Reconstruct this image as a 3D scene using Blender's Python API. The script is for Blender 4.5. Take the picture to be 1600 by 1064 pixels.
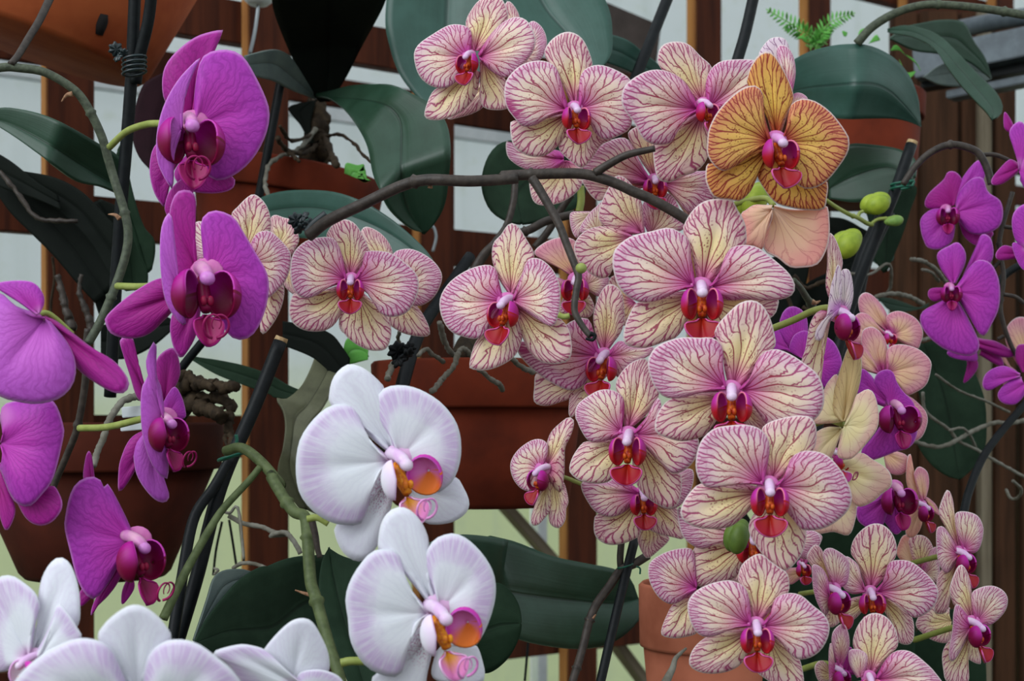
import bpy, bmesh, math, random
import numpy as np
from mathutils import Vector, Matrix
random.seed(7)
for o in list(bpy.data.objects): bpy.data.objects.remove(o, do_unlink=True)
C = bpy.context.scene.collection
PI = math.pi

# ------------------------------------------------------------------ camera, world, lights, exposure
FP, HX, HY, EYE = 2200.0, 800.0, 660.0, 1.5      # focal length in px, horizon, eye height (1600x1064 frame)
cam = bpy.data.cameras.new('camera'); co = bpy.data.objects.new('camera', cam); C.objects.link(co)
co.location = (0, 0, EYE); co.rotation_euler = (PI/2, 0, 0)
cam.sensor_width = 36; cam.lens = 36*FP/1600; cam.shift_y = 128/1600; cam.clip_start = .02
cam.dof.use_dof = True; cam.dof.focus_distance = .78; cam.dof.aperture_fstop = 14
sc = bpy.context.scene; sc.camera = co
w = bpy.data.worlds.new('overcast_sky'); sc.world = w; w.use_nodes = True
nt = w.node_tree; bg = nt.nodes['Background']
tc = nt.nodes.new('ShaderNodeTexCoord'); sp = nt.nodes.new('ShaderNodeSeparateXYZ'); rp = nt.nodes.new('ShaderNodeValToRGB')
mr = nt.nodes.new('ShaderNodeMapRange'); mr.inputs[1].default_value = -1
nt.links.new(tc.outputs['Generated'], sp.inputs[0]); nt.links.new(sp.outputs[2], mr.inputs[0]); nt.links.new(mr.outputs[0], rp.inputs[0]); nt.links.new(rp.outputs[0], bg.inputs[0])
e = rp.color_ramp.elements
e[0].position = .30; e[0].color = (.10, .11, .085, 1)
e[1].position = 1.0; e[1].color = (.90, .97, 1.04, 1)
k = e.new(.50); k.color = (.62, .68, .66, 1)
k = e.new(.62); k.color = (.82, .90, .95, 1)
bg.inputs[1].default_value = .95
def area(loc, target, size, power, col):
    l = bpy.data.lights.new('roof_daylight', 'AREA'); l.shape = 'RECTANGLE'; l.size, l.size_y = size; l.energy = power; l.color = col
    o = bpy.data.objects.new('roof_daylight', l); C.objects.link(o); o.location = loc
    o.rotation_euler = (Vector(target)-Vector(loc)).to_track_quat('-Z', 'Y').to_euler()
area((-1.4, -.6, 2.9), (-.1, .9, 1.5), (1.7, 1.7), 37, (.93, .97, 1.0))
vs = sc.view_settings; vs.view_transform = 'Standard'; vs.look = 'None'; vs.gamma = 1; vs.use_curve_mapping = False; vs.exposure = 0.14

# ------------------------------------------------------------------ helpers
def at(px, py, d):                                # a point seen at (px, py) and standing d metres away
    return Vector(((px-HX)/FP*d, d, EYE-(py-HY)/FP*d))
def pts(s):
    if not isinstance(s, str): return s
    return [tuple(float(a) for a in q.split(',')) for q in s.split()]
def mesh(name, verts, faces, uv=None, uv2=None, mat=None, smooth=True):
    me = bpy.data.meshes.new(name); me.from_pydata([tuple(v) for v in verts], [], faces); me.update()
    for lname, arr in (('UVMap', uv), ('R', uv2)):
        if arr is not None:
            L = me.uv_layers.new(name=lname)
            idx = np.empty(len(me.loops), dtype=np.int32); me.loops.foreach_get('vertex_index', idx)
            L.data.foreach_set('uv', np.asarray(arr, dtype=np.float32)[idx].ravel())
    if smooth: me.polygons.foreach_set('use_smooth', [True]*len(me.polygons))
    if mat: me.materials.append(mat)
    return me
def link(name, me, parent=None, loc=None):
    o = bpy.data.objects.new(name, me); C.objects.link(o)
    if parent is not None: o.parent = parent
    if loc is not None: o.location = loc
    return o
def tag(o, label=None, cat=None, group=None, kind=None):
    if label: o['label'] = label
    if cat: o['category'] = cat
    if group: o['group'] = group
    if kind: o['kind'] = kind
    return o
def thing(name, loc, label, cat, group=None):
    o = bpy.data.objects.new(name, None); C.objects.link(o); o.location = loc; o.empty_display_size = .02
    return tag(o, label, cat, group)
def resample(P, n, closed=False, power=.5):       # smooth curve through the points, evenly spaced
    P = np.array(P, float); m = len(P); d = []
    for i in range(m-1):
        p0 = P[i-1] if i > 0 else 2*P[0]-P[1]; p1 = P[i]; p2 = P[i+1]; p3 = P[i+2] if i+2 < m else 2*P[-1]-P[-2]
        for t in np.linspace(0, 1, 12, endpoint=False):
            d.append(.5*((2*p1)+(-p0+p2)*t+(2*p0-5*p1+4*p2-p3)*t*t+(-p0+3*p1-3*p2+p3)*t**3))
    d.append(P[-1]); d = np.array(d)
    s = np.r_[0, np.cumsum(np.linalg.norm(np.diff(d, axis=0), axis=1))]
    q = np.linspace(0, s[-1], n)
    return np.stack([np.interp(q, s, d[:, k]) for k in range(d.shape[1])], 1)
def grid_faces(nr, nc, wrap=False):
    F = []
    for i in range(nr-1):
        for j in range(nc if wrap else nc-1):
            a = i*nc+j; b = i*nc+(j+1) % nc
            F.append((a, b, b+nc, a+nc))
    return F
def solid(o, t):
    m = o.modifiers.new('thickness', 'SOLIDIFY'); m.thickness = t; m.offset = 0
    return o

# ------------------------------------------------------------------ materials
def lin(c): return tuple(((x/255+.055)/1.055)**2.4 if x/255 > .04045 else x/255/12.92 for x in c)+(1,)
class NT:
    def __init__(s, name):
        s.m = bpy.data.materials.new(name); s.m.use_nodes = True; s.t = s.m.node_tree; s.t.nodes.clear()
        s.out = s.t.nodes.new('ShaderNodeOutputMaterial')
    def n(s, t): return s.t.nodes.new('ShaderNode'+t)
    def set(s, inp, v):
        if isinstance(v, bpy.types.NodeSocket): s.t.links.new(v, inp)
        elif v is not None: inp.default_value = v
    def ma(s, op, a, b=None, c=None):
        n = s.n('Math'); n.operation = op
        for i, v in enumerate((a, b, c)): s.set(n.inputs[i], v)
        return n.outputs[0]
    def ss(s, x, a, b, lo=0., hi=1.):
        n = s.n('MapRange'); n.interpolation_type = 'SMOOTHSTEP'
        if a > b: a, b, lo, hi = b, a, hi, lo
        for i, v in enumerate((x, a, b, lo, hi)): s.set(n.inputs[i], v)
        return n.outputs[0]
    def mix(s, f, a, b):
        n = s.n('Mix'); n.data_type = 'RGBA'; s.set(n.inputs[0], f); s.set(n.inputs[6], a); s.set(n.inputs[7], b); return n.outputs[2]
    def xyz(s, x, y, z=0.):
        n = s.n('CombineXYZ'); s.set(n.inputs[0], x); s.set(n.inputs[1], y); s.set(n.inputs[2], z); return n.outputs[0]
    def sep(s, v):
        n = s.n('SeparateXYZ'); s.set(n.inputs[0], v); return n.outputs
    def noise(s, v, sc, det=2., rough=.5):
        n = s.n('TexNoise'); s.set(n.inputs['Vector'], v); n.inputs['Scale'].default_value = sc; n.inputs['Detail'].default_value = det; n.inputs['Roughness'].default_value = rough; return n.outputs[0]
    def vor(s, v, feat='F1', rnd=1.):
        n = s.n('TexVoronoi'); n.feature = feat; n.voronoi_dimensions = '2D'; s.set(n.inputs['Vector'], v); n.inputs['Scale'].default_value = 1; n.inputs['Randomness'].default_value = rnd; return n.outputs['Distance']
    def uv(s, name='UVMap'):
        n = s.n('UVMap'); n.uv_map = name; return s.sep(n.outputs[0])
    def obj(s): return s.n('TexCoord').outputs['Object']
    def gen(s): return s.n('TexCoord').outputs['Generated']
    def rnd(s): return s.n('ObjectInfo').outputs['Random']
    def bump(s, h, dist=.0004, st=.5):
        n = s.n('Bump'); s.set(n.inputs['Height'], h); n.inputs['Distance'].default_value = dist; n.inputs['Strength'].default_value = st; return n.outputs[0]
    def fin(s, col, rough=.5, spec=.3, trans=0., normal=None, tcol=None, sheen=0., metal=0.):
        b = s.n('BsdfPrincipled'); s.set(b.inputs['Base Color'], col); s.set(b.inputs['Roughness'], rough); b.inputs['Specular IOR Level'].default_value = spec; b.inputs['Metallic'].default_value = metal
        if sheen: b.inputs['Sheen Weight'].default_value = sheen
        if normal is not None: s.set(b.inputs['Normal'], normal)
        o = b.outputs[0]
        if trans:
            t = s.n('BsdfTranslucent'); s.set(t.inputs[0], tcol if tcol is not None else col)
            m = s.n('MixShader'); m.inputs[0].default_value = trans; s.t.links.new(o, m.inputs[1]); s.t.links.new(t.outputs[0], m.inputs[2]); o = m.outputs[0]
        s.t.links.new(o, s.out.inputs[0]); return s.m

def striped(name, base, edge, vin, vout, wash, N=17, netlo=.62, dots=.6, washr=.34, vfade=1., line=1., edgewash=None, blotch=None):
    g = NT(name); uv = g.uv(); v, u = uv[0], uv[1]; r = g.uv('R')[0]; rn = g.ma('MULTIPLY', g.rnd(), 37.)
    n1 = g.ma('SUBTRACT', g.noise(g.xyz(g.ma('MULTIPLY_ADD', v, 2.5, rn), g.ma('MULTIPLY', u, 1.6)), 1., 1.), .5)
    n2 = g.ma('SUBTRACT', g.noise(g.xyz(g.ma('MULTIPLY_ADD', v, N*.9, rn), g.ma('MULTIPLY', u, 9.)), 1., 2.), .5)
    vv = g.ma('ADD', g.ma('MULTIPLY', v, float(N)), g.ma('ADD', g.ma('MULTIPLY', n1, 2.2), g.ma('MULTIPLY', n2, g.ma('MULTIPLY', u, .26))))
    ub = g.ma('ADD', u, g.ma('ADD', g.ma('MULTIPLY', n2, .22), g.ma('MULTIPLY', n1, .35)))
    # side veins part from the main ones towards the rim, and part again
    s1 = g.ss(ub, netlo-.14, netlo+.14); s2 = g.ss(ub, netlo+.06, netlo+.28); s3 = g.ss(ub, netlo+.16, netlo+.34)
    w0 = g.ma('MULTIPLY', g.ma('ADD', .018, g.ma('DIVIDE', .034, g.ma('ADD', u, .10))), line)
    def ln(off, w_, gate=None):
        x = g.ma('ADD', vv, off) if off is not None else vv
        f_ = g.ma('ABSOLUTE', g.ma('SUBTRACT', g.ma('FRACT', x), .5))
        o = g.ma('SUBTRACT', 1., g.ss(g.ma('DIVIDE', f_, g.ma('MULTIPLY', w0, w_)), .45, 1.5))
        return (o if gate is None else g.ma('MULTIPLY', o, gate)), f_
    l1, f = ln(None, 1.0)
    la, _ = ln(g.ma('MULTIPLY', s1, .5), .9, g.ss(s1, 0, .15)); lb, _ = ln(g.ma('MULTIPLY', s2, -.26), .8, g.ss(s2, 0, .15)); lc, _ = ln(g.ma('ADD', g.ma('MULTIPLY', s1, .5), g.ma('MULTIPLY', s3, -.25)), .8, g.ss(s3, 0, .15))
    ld, _ = ln(g.ma('ADD', g.ma('MULTIPLY', n2, .8), .31), .6, g.ma('MULTIPLY', g.ss(n1, -.02, .1), g.ss(ub, .35, .5)))
    br = g.ma('MAXIMUM', g.ma('MAXIMUM', la, lb), g.ma('MAXIMUM', lc, g.ma('MULTIPLY', ld, .6)))
    side = g.ss(g.ma('ABSOLUTE', g.ma('SUBTRACT', v, .5)), .34, .46)
    cell = g.xyz(g.ma('ADD', g.ma('MULTIPLY_ADD', v, N*1.5, rn), n2), g.ma('ADD', g.ma('MULTIPLY', u, 7.), n2))
    net = g.ma('MULTIPLY', g.ma('SUBTRACT', 1., g.ss(g.vor(cell, 'DISTANCE_TO_EDGE', .95), .02, .09)), g.ma('MAXIMUM', g.ss(ub, netlo+.12, netlo+.3), g.ma('MULTIPLY', side, g.ss(u, .5, .8))))
    dt = g.ma('SUBTRACT', 1., g.ss(g.vor(g.xyz(g.ma('MULTIPLY_ADD', v, N*2.6, rn), g.ma('MULTIPLY', u, 22.))), .16, .30))
    dt = g.ma('MULTIPLY', g.ma('MULTIPLY', dt, g.ma('MULTIPLY', g.ss(u, .25, .45), g.ss(u, .85, .6))), g.ma('MULTIPLY', g.ss(n2, -.1, .15), dots))
    vein = g.ma('MAXIMUM', g.ma('MAXIMUM', l1, br), g.ma('MULTIPLY', net, .55))
    eg = g.ss(g.ma('ADD', u, g.ma('MULTIPLY', n1, .6)), .35, .95)
    col = g.mix(eg, lin(base), lin(edge))
    ew = g.ma('MULTIPLY', g.ss(g.ma('ADD', u, g.ma('MULTIPLY', n1, .7)), .66, 1.), .5)
    col = g.mix(ew, col, lin(edgewash or edge))
    if blotch:
        st = g.noise(g.xyz(g.ma('MULTIPLY', v, 70.), g.ma('MULTIPLY', u, 4.)), 1., 2.)
        bm = g.ma('MULTIPLY', g.ss(g.ma('ABSOLUTE', g.ma('SUBTRACT', v, blotch[0])), blotch[1], blotch[1]*.4), g.ss(g.ma('ADD', u, g.ma('MULTIPLY', g.ma('SUBTRACT', st, .5), .9)), blotch[2], blotch[2]+.2))
        col = g.mix(g.ma('MULTIPLY', bm, .85), col, lin((184, 20, 120)))
    wa = g.ma('MULTIPLY', g.ss(g.ma('ADD', r, g.ma('MULTIPLY', g.ma('SUBTRACT', l1, .5), -.12)), washr*1.3, .15), .95)
    vc = g.mix(g.ss(u, .45, .9), lin(vin), lin(vout))
    vst = g.ma('MULTIPLY', g.ma('MAXIMUM', g.ma('MULTIPLY', vein, .92), dt), g.ma('MULTIPLY', g.ss(r, .08, .22), vfade))
    col = g.mix(wa, col, lin(wash)); col = g.mix(vst, col, vc)
    mg = g.ss(u, .972, .99)
    col = g.mix(g.ma('MULTIPLY', mg, .8), col, lin((246, 234, 232)))
    return g.fin(col, .5, .25, .3, g.bump(g.ma('ADD', g.ma('MULTIPLY', vein, -.3), g.ma('MULTIPLY', f, .5)), .0005, .4), sheen=.05)
CREAM = (238, 222, 178); PALE = (238, 222, 226); MAG = (183, 60, 160)
m_sp = striped('striped_petal', (252, 236, 204), (250, 226, 226), (164, 30, 56), (184, 62, 132), (206, 54, 168), 13, .64, .6, .56, edgewash=(228, 170, 212))
m_spa = striped('striped_petal_blotched', (252, 236, 204), (250, 226, 226), (164, 30, 56), (184, 62, 132), (206, 54, 168), 13, .64, .6, .56, edgewash=(228, 170, 212), blotch=(.66, .09, .72))
m_spb = striped('striped_petal_brushed', (252, 236, 204), (250, 226, 226), (164, 30, 56), (184, 62, 132), (206, 54, 168), 13, .64, .6, .56, edgewash=(228, 170, 212), blotch=(.13, .10, .45))
m_spc = striped('striped_petal_stained', (252, 236, 204), (250, 226, 226), (164, 30, 56), (184, 62, 132), (206, 54, 168), 13, .64, .6, .56, edgewash=(228, 170, 212), blotch=(.50, .05, .80))
m_kh = striped('khaki_back', (222, 196, 140), (214, 188, 136), (168, 130, 90), (170, 130, 100), (240, 220, 170), 12, .85, 0, .3, .7, .9)
m_ss = striped('striped_sepal', (252, 234, 180), (250, 228, 216), (154, 34, 52), (176, 56, 116), (222, 110, 176), 10, .68, .8, .38, edgewash=(240, 196, 206))
m_gp = striped('gold_petal', (246, 206, 108), (244, 184, 120), (136, 16, 28), (164, 26, 60), (186, 36, 60), 16, .64, .9, .42, edgewash=(232, 140, 112))
m_gs = striped('gold_sepal', (250, 212, 104), (244, 190, 104), (140, 20, 26), (156, 28, 44), (196, 70, 50), 12, .66, .9, .4, edgewash=(232, 140, 90))
m_pk = striped('peach_back', (250, 214, 180), (244, 192, 172), (196, 106, 104), (200, 100, 116), (248, 214, 190), 11, .8, 0, .3, .45, .8, (236, 150, 150))
m_ck = striped('cream_back', (250, 236, 184), (248, 226, 200), (214, 184, 136), (206, 136, 148), (246, 236, 190), 11, .84, 0, .3, .45, .8, (232, 170, 172))
m_sf = striped('pink_striped', (250, 212, 172), (240, 182, 192), (198, 110, 106), (196, 100, 136), (206, 70, 160), 13, .7, .1, .34, .6, edgewash=(228, 140, 170))
m_gy = striped('pale_inner', (244, 228, 226), (240, 220, 232), (92, 60, 90), (150, 90, 140), (206, 130, 206), 10, .9, .0, .3, .9)
def plainpetal(name, base, edge, veinc, centre, cr=.3, rim=None, vs_=.35, tr=.25, spots=None, ecol=None, elo=.62, bm=.0004):
    g = NT(name); uv = g.uv(); v, u = uv[0], uv[1]; r = g.uv('R')[0]; rn = g.ma('MULTIPLY', g.rnd(), 37.)
    no = g.ma('SUBTRACT', g.noise(g.xyz(g.ma('MULTIPLY_ADD', v, 6., rn), g.ma('MULTIPLY', u, 4.)), 1., 4.), .5)
    vv = g.ma('ADD', g.ma('MULTIPLY', v, 22.), g.ma('MULTIPLY', no, g.ma('MULTIPLY', u, 5.)))
    f = g.ma('ABSOLUTE', g.ma('SUBTRACT', g.ma('FRACT', vv), .5))
    l1 = g.ma('SUBTRACT', 1., g.ss(f, .03, .3))
    cell = g.xyz(g.ma('ADD', g.ma('MULTIPLY_ADD', v, 46., rn), no), g.ma('MULTIPLY', u, 8.))
    net = g.ma('SUBTRACT', 1., g.ss(g.vor(cell, 'DISTANCE_TO_EDGE'), .02, .2))
    vein = g.ma('MULTIPLY', g.ma('MAXIMUM', g.ma('MULTIPLY', l1, .7), g.ma('MULTIPLY', net, .35)), g.ss(r, .05, .35))
    col = g.mix(g.ss(u, .3, 1.), lin(base), lin(edge))
    if ecol:
        st = g.noise(g.xyz(g.ma('MULTIPLY_ADD', v, 110., rn), g.ma('MULTIPLY', u, 3.)), 1., 2.)
        bigv = g.noise(g.xyz(g.ma('MULTIPLY_ADD', v, 3.5, rn), u), 1., 1.)
        e1 = g.ma('MULTIPLY', g.ss(g.ma('ADD', u, g.ma('ADD', g.ma('MULTIPLY', no, .35), g.ma('MULTIPLY', g.ma('SUBTRACT', bigv, .5), .7))), elo, elo+.3), g.ss(u, 1.02, .9))
        col = g.mix(g.ma('MULTIPLY', e1, g.ss(st, .3, .65, .35, .95)), col, lin(ecol))
    if spots:
        dt = g.ma('SUBTRACT', 1., g.ss(g.vor(g.xyz(g.ma('MULTIPLY_ADD', v, 34., rn), g.ma('MULTIPLY', u, 30.))), .2, .36))
        col = g.mix(g.ma('MULTIPLY', dt, g.ss(r, .62, .3)), col, lin(spots))
    col = g.mix(g.ma('MULTIPLY', vein, vs_), col, lin(veinc))
    col = g.mix(g.ss(r, cr, .02), col, lin(centre))
    if rim: col = g.mix(g.ma('MULTIPLY', g.ss(u, .96, .99), .7), col, lin(rim))
    return g.fin(col, .5, .3, tr, g.bump(g.ma('MULTIPLY', vein, -.6), bm, .5), sheen=.1)
m_pp = plainpetal('purple_petal', (206, 62, 192), (188, 60, 192), (130, 16, 138), (208, 120, 200), .2, (222, 140, 224), .5)
m_pd = plainpetal('deep_purple_sepal', (184, 26, 146), (176, 30, 152), (128, 10, 112), (170, 40, 140), .2, (216, 130, 214), .5)
m_pl = plainpetal('lilac_back', (206, 98, 208), (200, 96, 212), (168, 60, 172), (190, 80, 180), .15, (228, 160, 230), .5)
m_wp = plainpetal('white_petal', (244, 248, 252), (240, 238, 248), (206, 204, 224), (228, 190, 226), .22, (236, 240, 246), .18, .25, None, (216, 190, 228), .60, bm=.0001)
m_wd = plainpetal('white_sepal', (246, 250, 254), (240, 240, 250), (214, 196, 224), (240, 226, 246), .2, (246, 248, 252), .25, .25, bm=.0001)
m_ws = plainpetal('speckled_sepal', (244, 248, 252), (240, 240, 250), (214, 200, 226), (232, 200, 228), .2, (246, 248, 252), .2, .25, (180, 90, 146), bm=.0001)
def simple(name, c1, c2=None, scale=60., rough=.5, spec=.3, trans=0., bump=0., metal=0., det=4., stretch=(1, 1, 1)):
    g = NT(name); mp = g.n('Mapping'); g.set(mp.inputs[0], g.obj()); mp.inputs[3].default_value = stretch
    no = g.noise(mp.outputs[0], scale, det, .6)
    col = g.mix(g.ss(no, .3, .7), lin(c1), lin(c2)) if c2 else lin(c1)
    return g.fin(col, rough, spec, trans, g.bump(no, bump, .8) if bump else None, metal=metal)
m_colw = simple('column_white', (246, 238, 246), (224, 180, 226), 60., .35, .4, .15)
m_colp = simple('column_purple', (206, 110, 204), (226, 170, 222), 70., .35, .4, .1)
m_colg = simple('column_pink', (202, 84, 190), (228, 170, 200), 70., .35, .4, .1)
def lobe(name, inner, outer, rim, low=None, lo_=-.55):
    g = NT(name); u = g.uv()[1]; v = g.uv()[0]
    st = g.noise(g.xyz(g.ma('MULTIPLY', v, 30.), g.ma('MULTIPLY', u, 2.)), 1., 2.)
    col = g.mix(g.ss(g.ma('ADD', u, g.ma('MULTIPLY', st, .3)), .35, 1.), lin(inner), lin(outer)); col = g.mix(g.ss(u, .96, 1.), col, lin(rim))
    if low: col = g.mix(g.ss(g.ma('SINE', g.ma('MULTIPLY', v, 6.2832)), lo_, lo_+.9), col, lin(low))
    return g.fin(col, .45, .25, .06)
m_lr = lobe('lobe_red', (170, 30, 110), (180, 40, 150), (226, 120, 150), (176, 22, 34))
m_lm = lobe('lip_crimson', (156, 30, 12), (154, 8, 34), (208, 90, 156))
m_lpk = lobe('lip_pink_tip', (206, 40, 30), (196, 60, 150), (226, 180, 230))
m_lp = lobe('lobe_purple', (130, 4, 70), (170, 20, 140), (200, 70, 180), (120, 4, 56))
m_lpm = lobe('lip_deep_purple', (120, 4, 60), (150, 10, 90), (170, 30, 130))
m_lw = lobe('lobe_white', (236, 232, 242), (234, 214, 238), (226, 170, 222))
m_lwm = lobe('lobe_orange_magenta', (226, 130, 200), (200, 50, 170), (206, 90, 190), (230, 120, 40), -.05)
m_lwt = lobe('lip_yellow_pink', (226, 156, 40), (224, 130, 190), (236, 190, 228))
m_cal = simple('callus_orange', (206, 96, 16), (150, 24, 14), 500., .45)
m_calw = simple('callus_yellow', (228, 150, 20), (190, 90, 20), 600., .45)
m_tw = simple('tendril_pink', (214, 110, 190), (226, 160, 210), 200., .4)
m_tp = simple('tendril_purple', (160, 16, 90), (130, 8, 80), 200., .4)
def leafmat(name, c1, c2, ribc, spec=.35, rough=.38, tr=.04):
    if sum(c1) < 100: spec, rough = .12, .7
    g = NT(name); uv = g.uv(); v, u = uv[0], uv[1]; no = g.noise(g.obj(), 45., 5., .6)
    ln = g.noise(g.xyz(g.ma('MULTIPLY', v, 40.), g.ma('MULTIPLY', u, 1.5)), 1., 3.)
    col = g.mix(g.ss(no, .3, .72), lin(c1), lin(c2))
    col = g.mix(g.ma('MULTIPLY', g.ss(ln, .45, .75), .10), col, lin(ribc))
    rib = g.ss(g.ma('ABSOLUTE', g.ma('SUBTRACT', v, .5)), .03, .006)
    col = g.mix(g.ma('MULTIPLY', rib, .5), col, lin(tuple(x*.55 for x in c1)))
    edge = g.ss(g.ma('ABSOLUTE', g.ma('SUBTRACT', v, .5)), .485, .498)
    col = g.mix(g.ma('MULTIPLY', edge, .5), col, lin(ribc))
    return g.fin(col, rough, spec, tr, g.bump(g.ma('ADD', g.ma('MULTIPLY', ln, .35), g.ma('MULTIPLY', rib, -1.)), .0006, .4))
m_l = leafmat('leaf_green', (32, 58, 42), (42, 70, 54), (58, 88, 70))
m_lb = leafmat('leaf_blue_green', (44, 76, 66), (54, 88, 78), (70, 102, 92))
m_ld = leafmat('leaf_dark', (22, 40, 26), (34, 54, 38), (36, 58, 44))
m_lk = leafmat('leaf_blackish', (10, 16, 12), (16, 22, 17), (22, 30, 24))  # near-black tone holds the deep shade on the strap leaves
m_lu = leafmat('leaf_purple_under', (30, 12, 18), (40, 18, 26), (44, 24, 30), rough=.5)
m_lg = leafmat('leaf_bright', (90, 170, 70), (120, 200, 90), (160, 220, 120), tr=.25)
m_ly = leafmat('leaf_grey', (70, 84, 82), (88, 102, 96), (110, 124, 116), rough=.5)
m_lt = leafmat('leaf_olive_grey', (74, 76, 56), (96, 98, 74), (116, 116, 92), rough=.6)
m_stem = simple('stem_grey_green', (84, 92, 74), (62, 68, 56), 300., .55, .25, 0, .0006)
m_stg = simple('stem_olive', (88, 100, 62), (66, 78, 44), 200., .55, .25, 0, .0004)
m_std = simple('stem_dark_brown', (66, 58, 52), (46, 40, 36), 220., .5, .3, 0, .0006)
m_ped = simple('pedicel_green', (158, 168, 92), (136, 150, 72), 120., .45, .3, .1)
m_stk = simple('stake_black', (10, 14, 17), (18, 23, 25), 150., .5, .2, 0, .0004)
m_cut = simple('cut_wood', (196, 170, 130), (160, 130, 90), 400., .7, .2)
m_tie = simple('tie_green', (20, 96, 74), (12, 70, 56), 200., .4, .4)
m_tib = simple('tie_dark', (18, 30, 34), (28, 44, 46), 200., .35, .5)
m_root = simple('root_grey', (128, 126, 116), (98, 94, 82), 120., .75, .15, 0, .001)
m_rtd = simple('root_brown', (66, 54, 40), (38, 30, 22), 150., .8, .15, 0, .001)
m_bark = simple('bark_mix', (54, 44, 34), (28, 24, 18), 160., .9, .1, 0, .002)
m_bract = simple('bract_dry', (178, 140, 110), (120, 84, 60), 400., .7, .2, .1)
m_rec = simple('receptacle_magenta', (206, 96, 176), (226, 150, 196), 60., .5, .2, .1)
m_recw = simple('receptacle_pink', (232, 196, 228), (226, 180, 220), 60., .5, .2, .1)
m_bud = simple('bud_green', (170, 190, 60), (136, 160, 44), 90., .45, .35, .15)
m_bud2 = simple('bud_pale', (150, 180, 90), (110, 150, 70), 90., .45, .35, .15)
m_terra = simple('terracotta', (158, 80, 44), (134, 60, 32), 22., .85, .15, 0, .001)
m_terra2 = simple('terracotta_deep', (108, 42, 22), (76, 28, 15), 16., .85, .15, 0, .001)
m_terrad = simple('terracotta_shaded', (74, 30, 18), (50, 20, 12), 16., .8, .12, 0, .001)  # darker terracotta copy; the lower left pot's shade is in the colour
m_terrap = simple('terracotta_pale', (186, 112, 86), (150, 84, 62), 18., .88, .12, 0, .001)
m_hole = simple('slot_shadow', (22, 18, 18), None, 10., .9)
def wood(name, a, b, c):
    g = NT(name); mp = g.n('Mapping'); g.set(mp.inputs[0], g.obj()); mp.inputs[3].default_value = (60, 60, 4)
    n1 = g.noise(mp.outputs[0], 1.6, 5., .6); n2 = g.noise(g.obj(), 9., 3.)
    col = g.mix(g.ss(n1, .35, .7), lin(a), lin(b)); col = g.mix(g.ma('MULTIPLY', g.ss(n2, .5, .75), .5), col, lin(c))
    return g.fin(col, .75, .12, 0, g.bump(n1, .001, .6))
m_wood = wood('stained_wood', (76, 36, 20), (52, 24, 14), (36, 17, 11))
m_woodw = wood('plank_brown', (74, 48, 32), (52, 34, 22), (40, 27, 18))
m_woode = wood('panel_lit_wood_edge', (168, 118, 66), (140, 92, 50), (120, 76, 44))  # light from the panels on the post edges, put in as paler wood
m_woodg = wood('weathered_grey_wood', (126, 116, 98), (100, 90, 74), (84, 74, 60))
m_metal = simple('grey_metal', (88, 98, 104), (70, 78, 84), 60., .5, .5, 0, 0, .3)
m_wire = simple('wire_grey', (150, 158, 162), None, 10., .35, .6, 0, 0, .6)
m_callp = simple('callus_crimson', (150, 10, 60), (110, 4, 50), 300., .5)
m_white = simple('white_frame', (226, 232, 234), (206, 214, 216), 20., .5, .4)
def panelmat():
    g = NT('frosted_panel'); P = g.obj(); z = g.sep(P)[2]
    n1 = g.noise(P, 6., 5., .65); n2 = g.noise(P, 40., 4., .6)
    mp = g.n('Mapping'); g.set(mp.inputs[0], P); mp.inputs[3].default_value = (30, 30, 2); st = g.noise(mp.outputs[0], 1., 3.)
    col = g.mix(g.ss(g.ma('ADD', z, g.ma('MULTIPLY', g.ma('SUBTRACT', n1, .5), .2)), -.05, .12), lin((238, 244, 214)), lin((244, 248, 248)))  # yellow-green low down paints in light bounced off grass outside
    col = g.mix(g.ma('MULTIPLY', g.ss(n2, .5, .8), .35), col, lin((220, 226, 206)))
    col = g.mix(g.ma('MULTIPLY', g.ss(st, .5, .8), .25), col, lin((214, 222, 216)))
    return g.fin(col, .5, .3, .85, None)
m_panel = panelmat()

# ------------------------------------------------------------------ builders
def fan(name, base, outline, D, cxy, tilt, off, mat, parent, o0, cup=.10, curl=0., ruf=.012, nu=11, nv=40, thick=.0007, g=0., groove=.03):
    """a petal: rows run from its attachment outwards, veins fan with them"""
    E = resample(outline, nv); b = np.array(base, float) if base is not None else (E[0]+E[-1])/2
    ax = E[nv//5:-nv//5].mean(0)-b; L = np.linalg.norm(ax)*1.35; ax /= np.linalg.norm(ax)+1e-9
    c = np.array(cxy, float); rmax = np.linalg.norm(E-c, axis=1).max()
    ph = random.random()*6; V = []; UV = []; R = []
    for i in range(nu):
        u = .03+.97*(i/(nu-1))**.85
        for j in range(nv):
            v = j/(nv-1); s = 2*v-1; e = E[j]-b; le = np.linalg.norm(e)+1e-9
            d = e/le*.68+ax*.32; d /= np.linalg.norm(d)+1e-9
            q = b+d*le*.5; p = (1-u)**2*b+2*u*(1-u)*q+u*u*E[j]
            x = (p[0]-cxy[0])/FP*D; z = -(p[1]-cxy[1])/FP*D; Lm = L/FP*D
            dy = tilt[0]*x+tilt[1]*z+off+g*u*Lm
            dy += Lm*(-cup*math.sin(PI*u*.8)+(cup*1.1*s*s+curl)*u*u+ruf*math.sin(11*v+ph)*u**3+ruf*.6*math.sin(23*v+ph*2)*u**5)
            dy += Lm*groove*math.exp(-(s/.10)**2)*math.sin(PI*min(1, u*1.05))
            V.append(at(p[0], p[1], D+dy)-o0); UV.append((v, u)); R.append((np.linalg.norm(p-c)/rmax, s))
    o = link(name, mesh(name, V, grid_faces(nu, nv), UV, R, mat), parent)
    return solid(o, thick)
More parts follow.
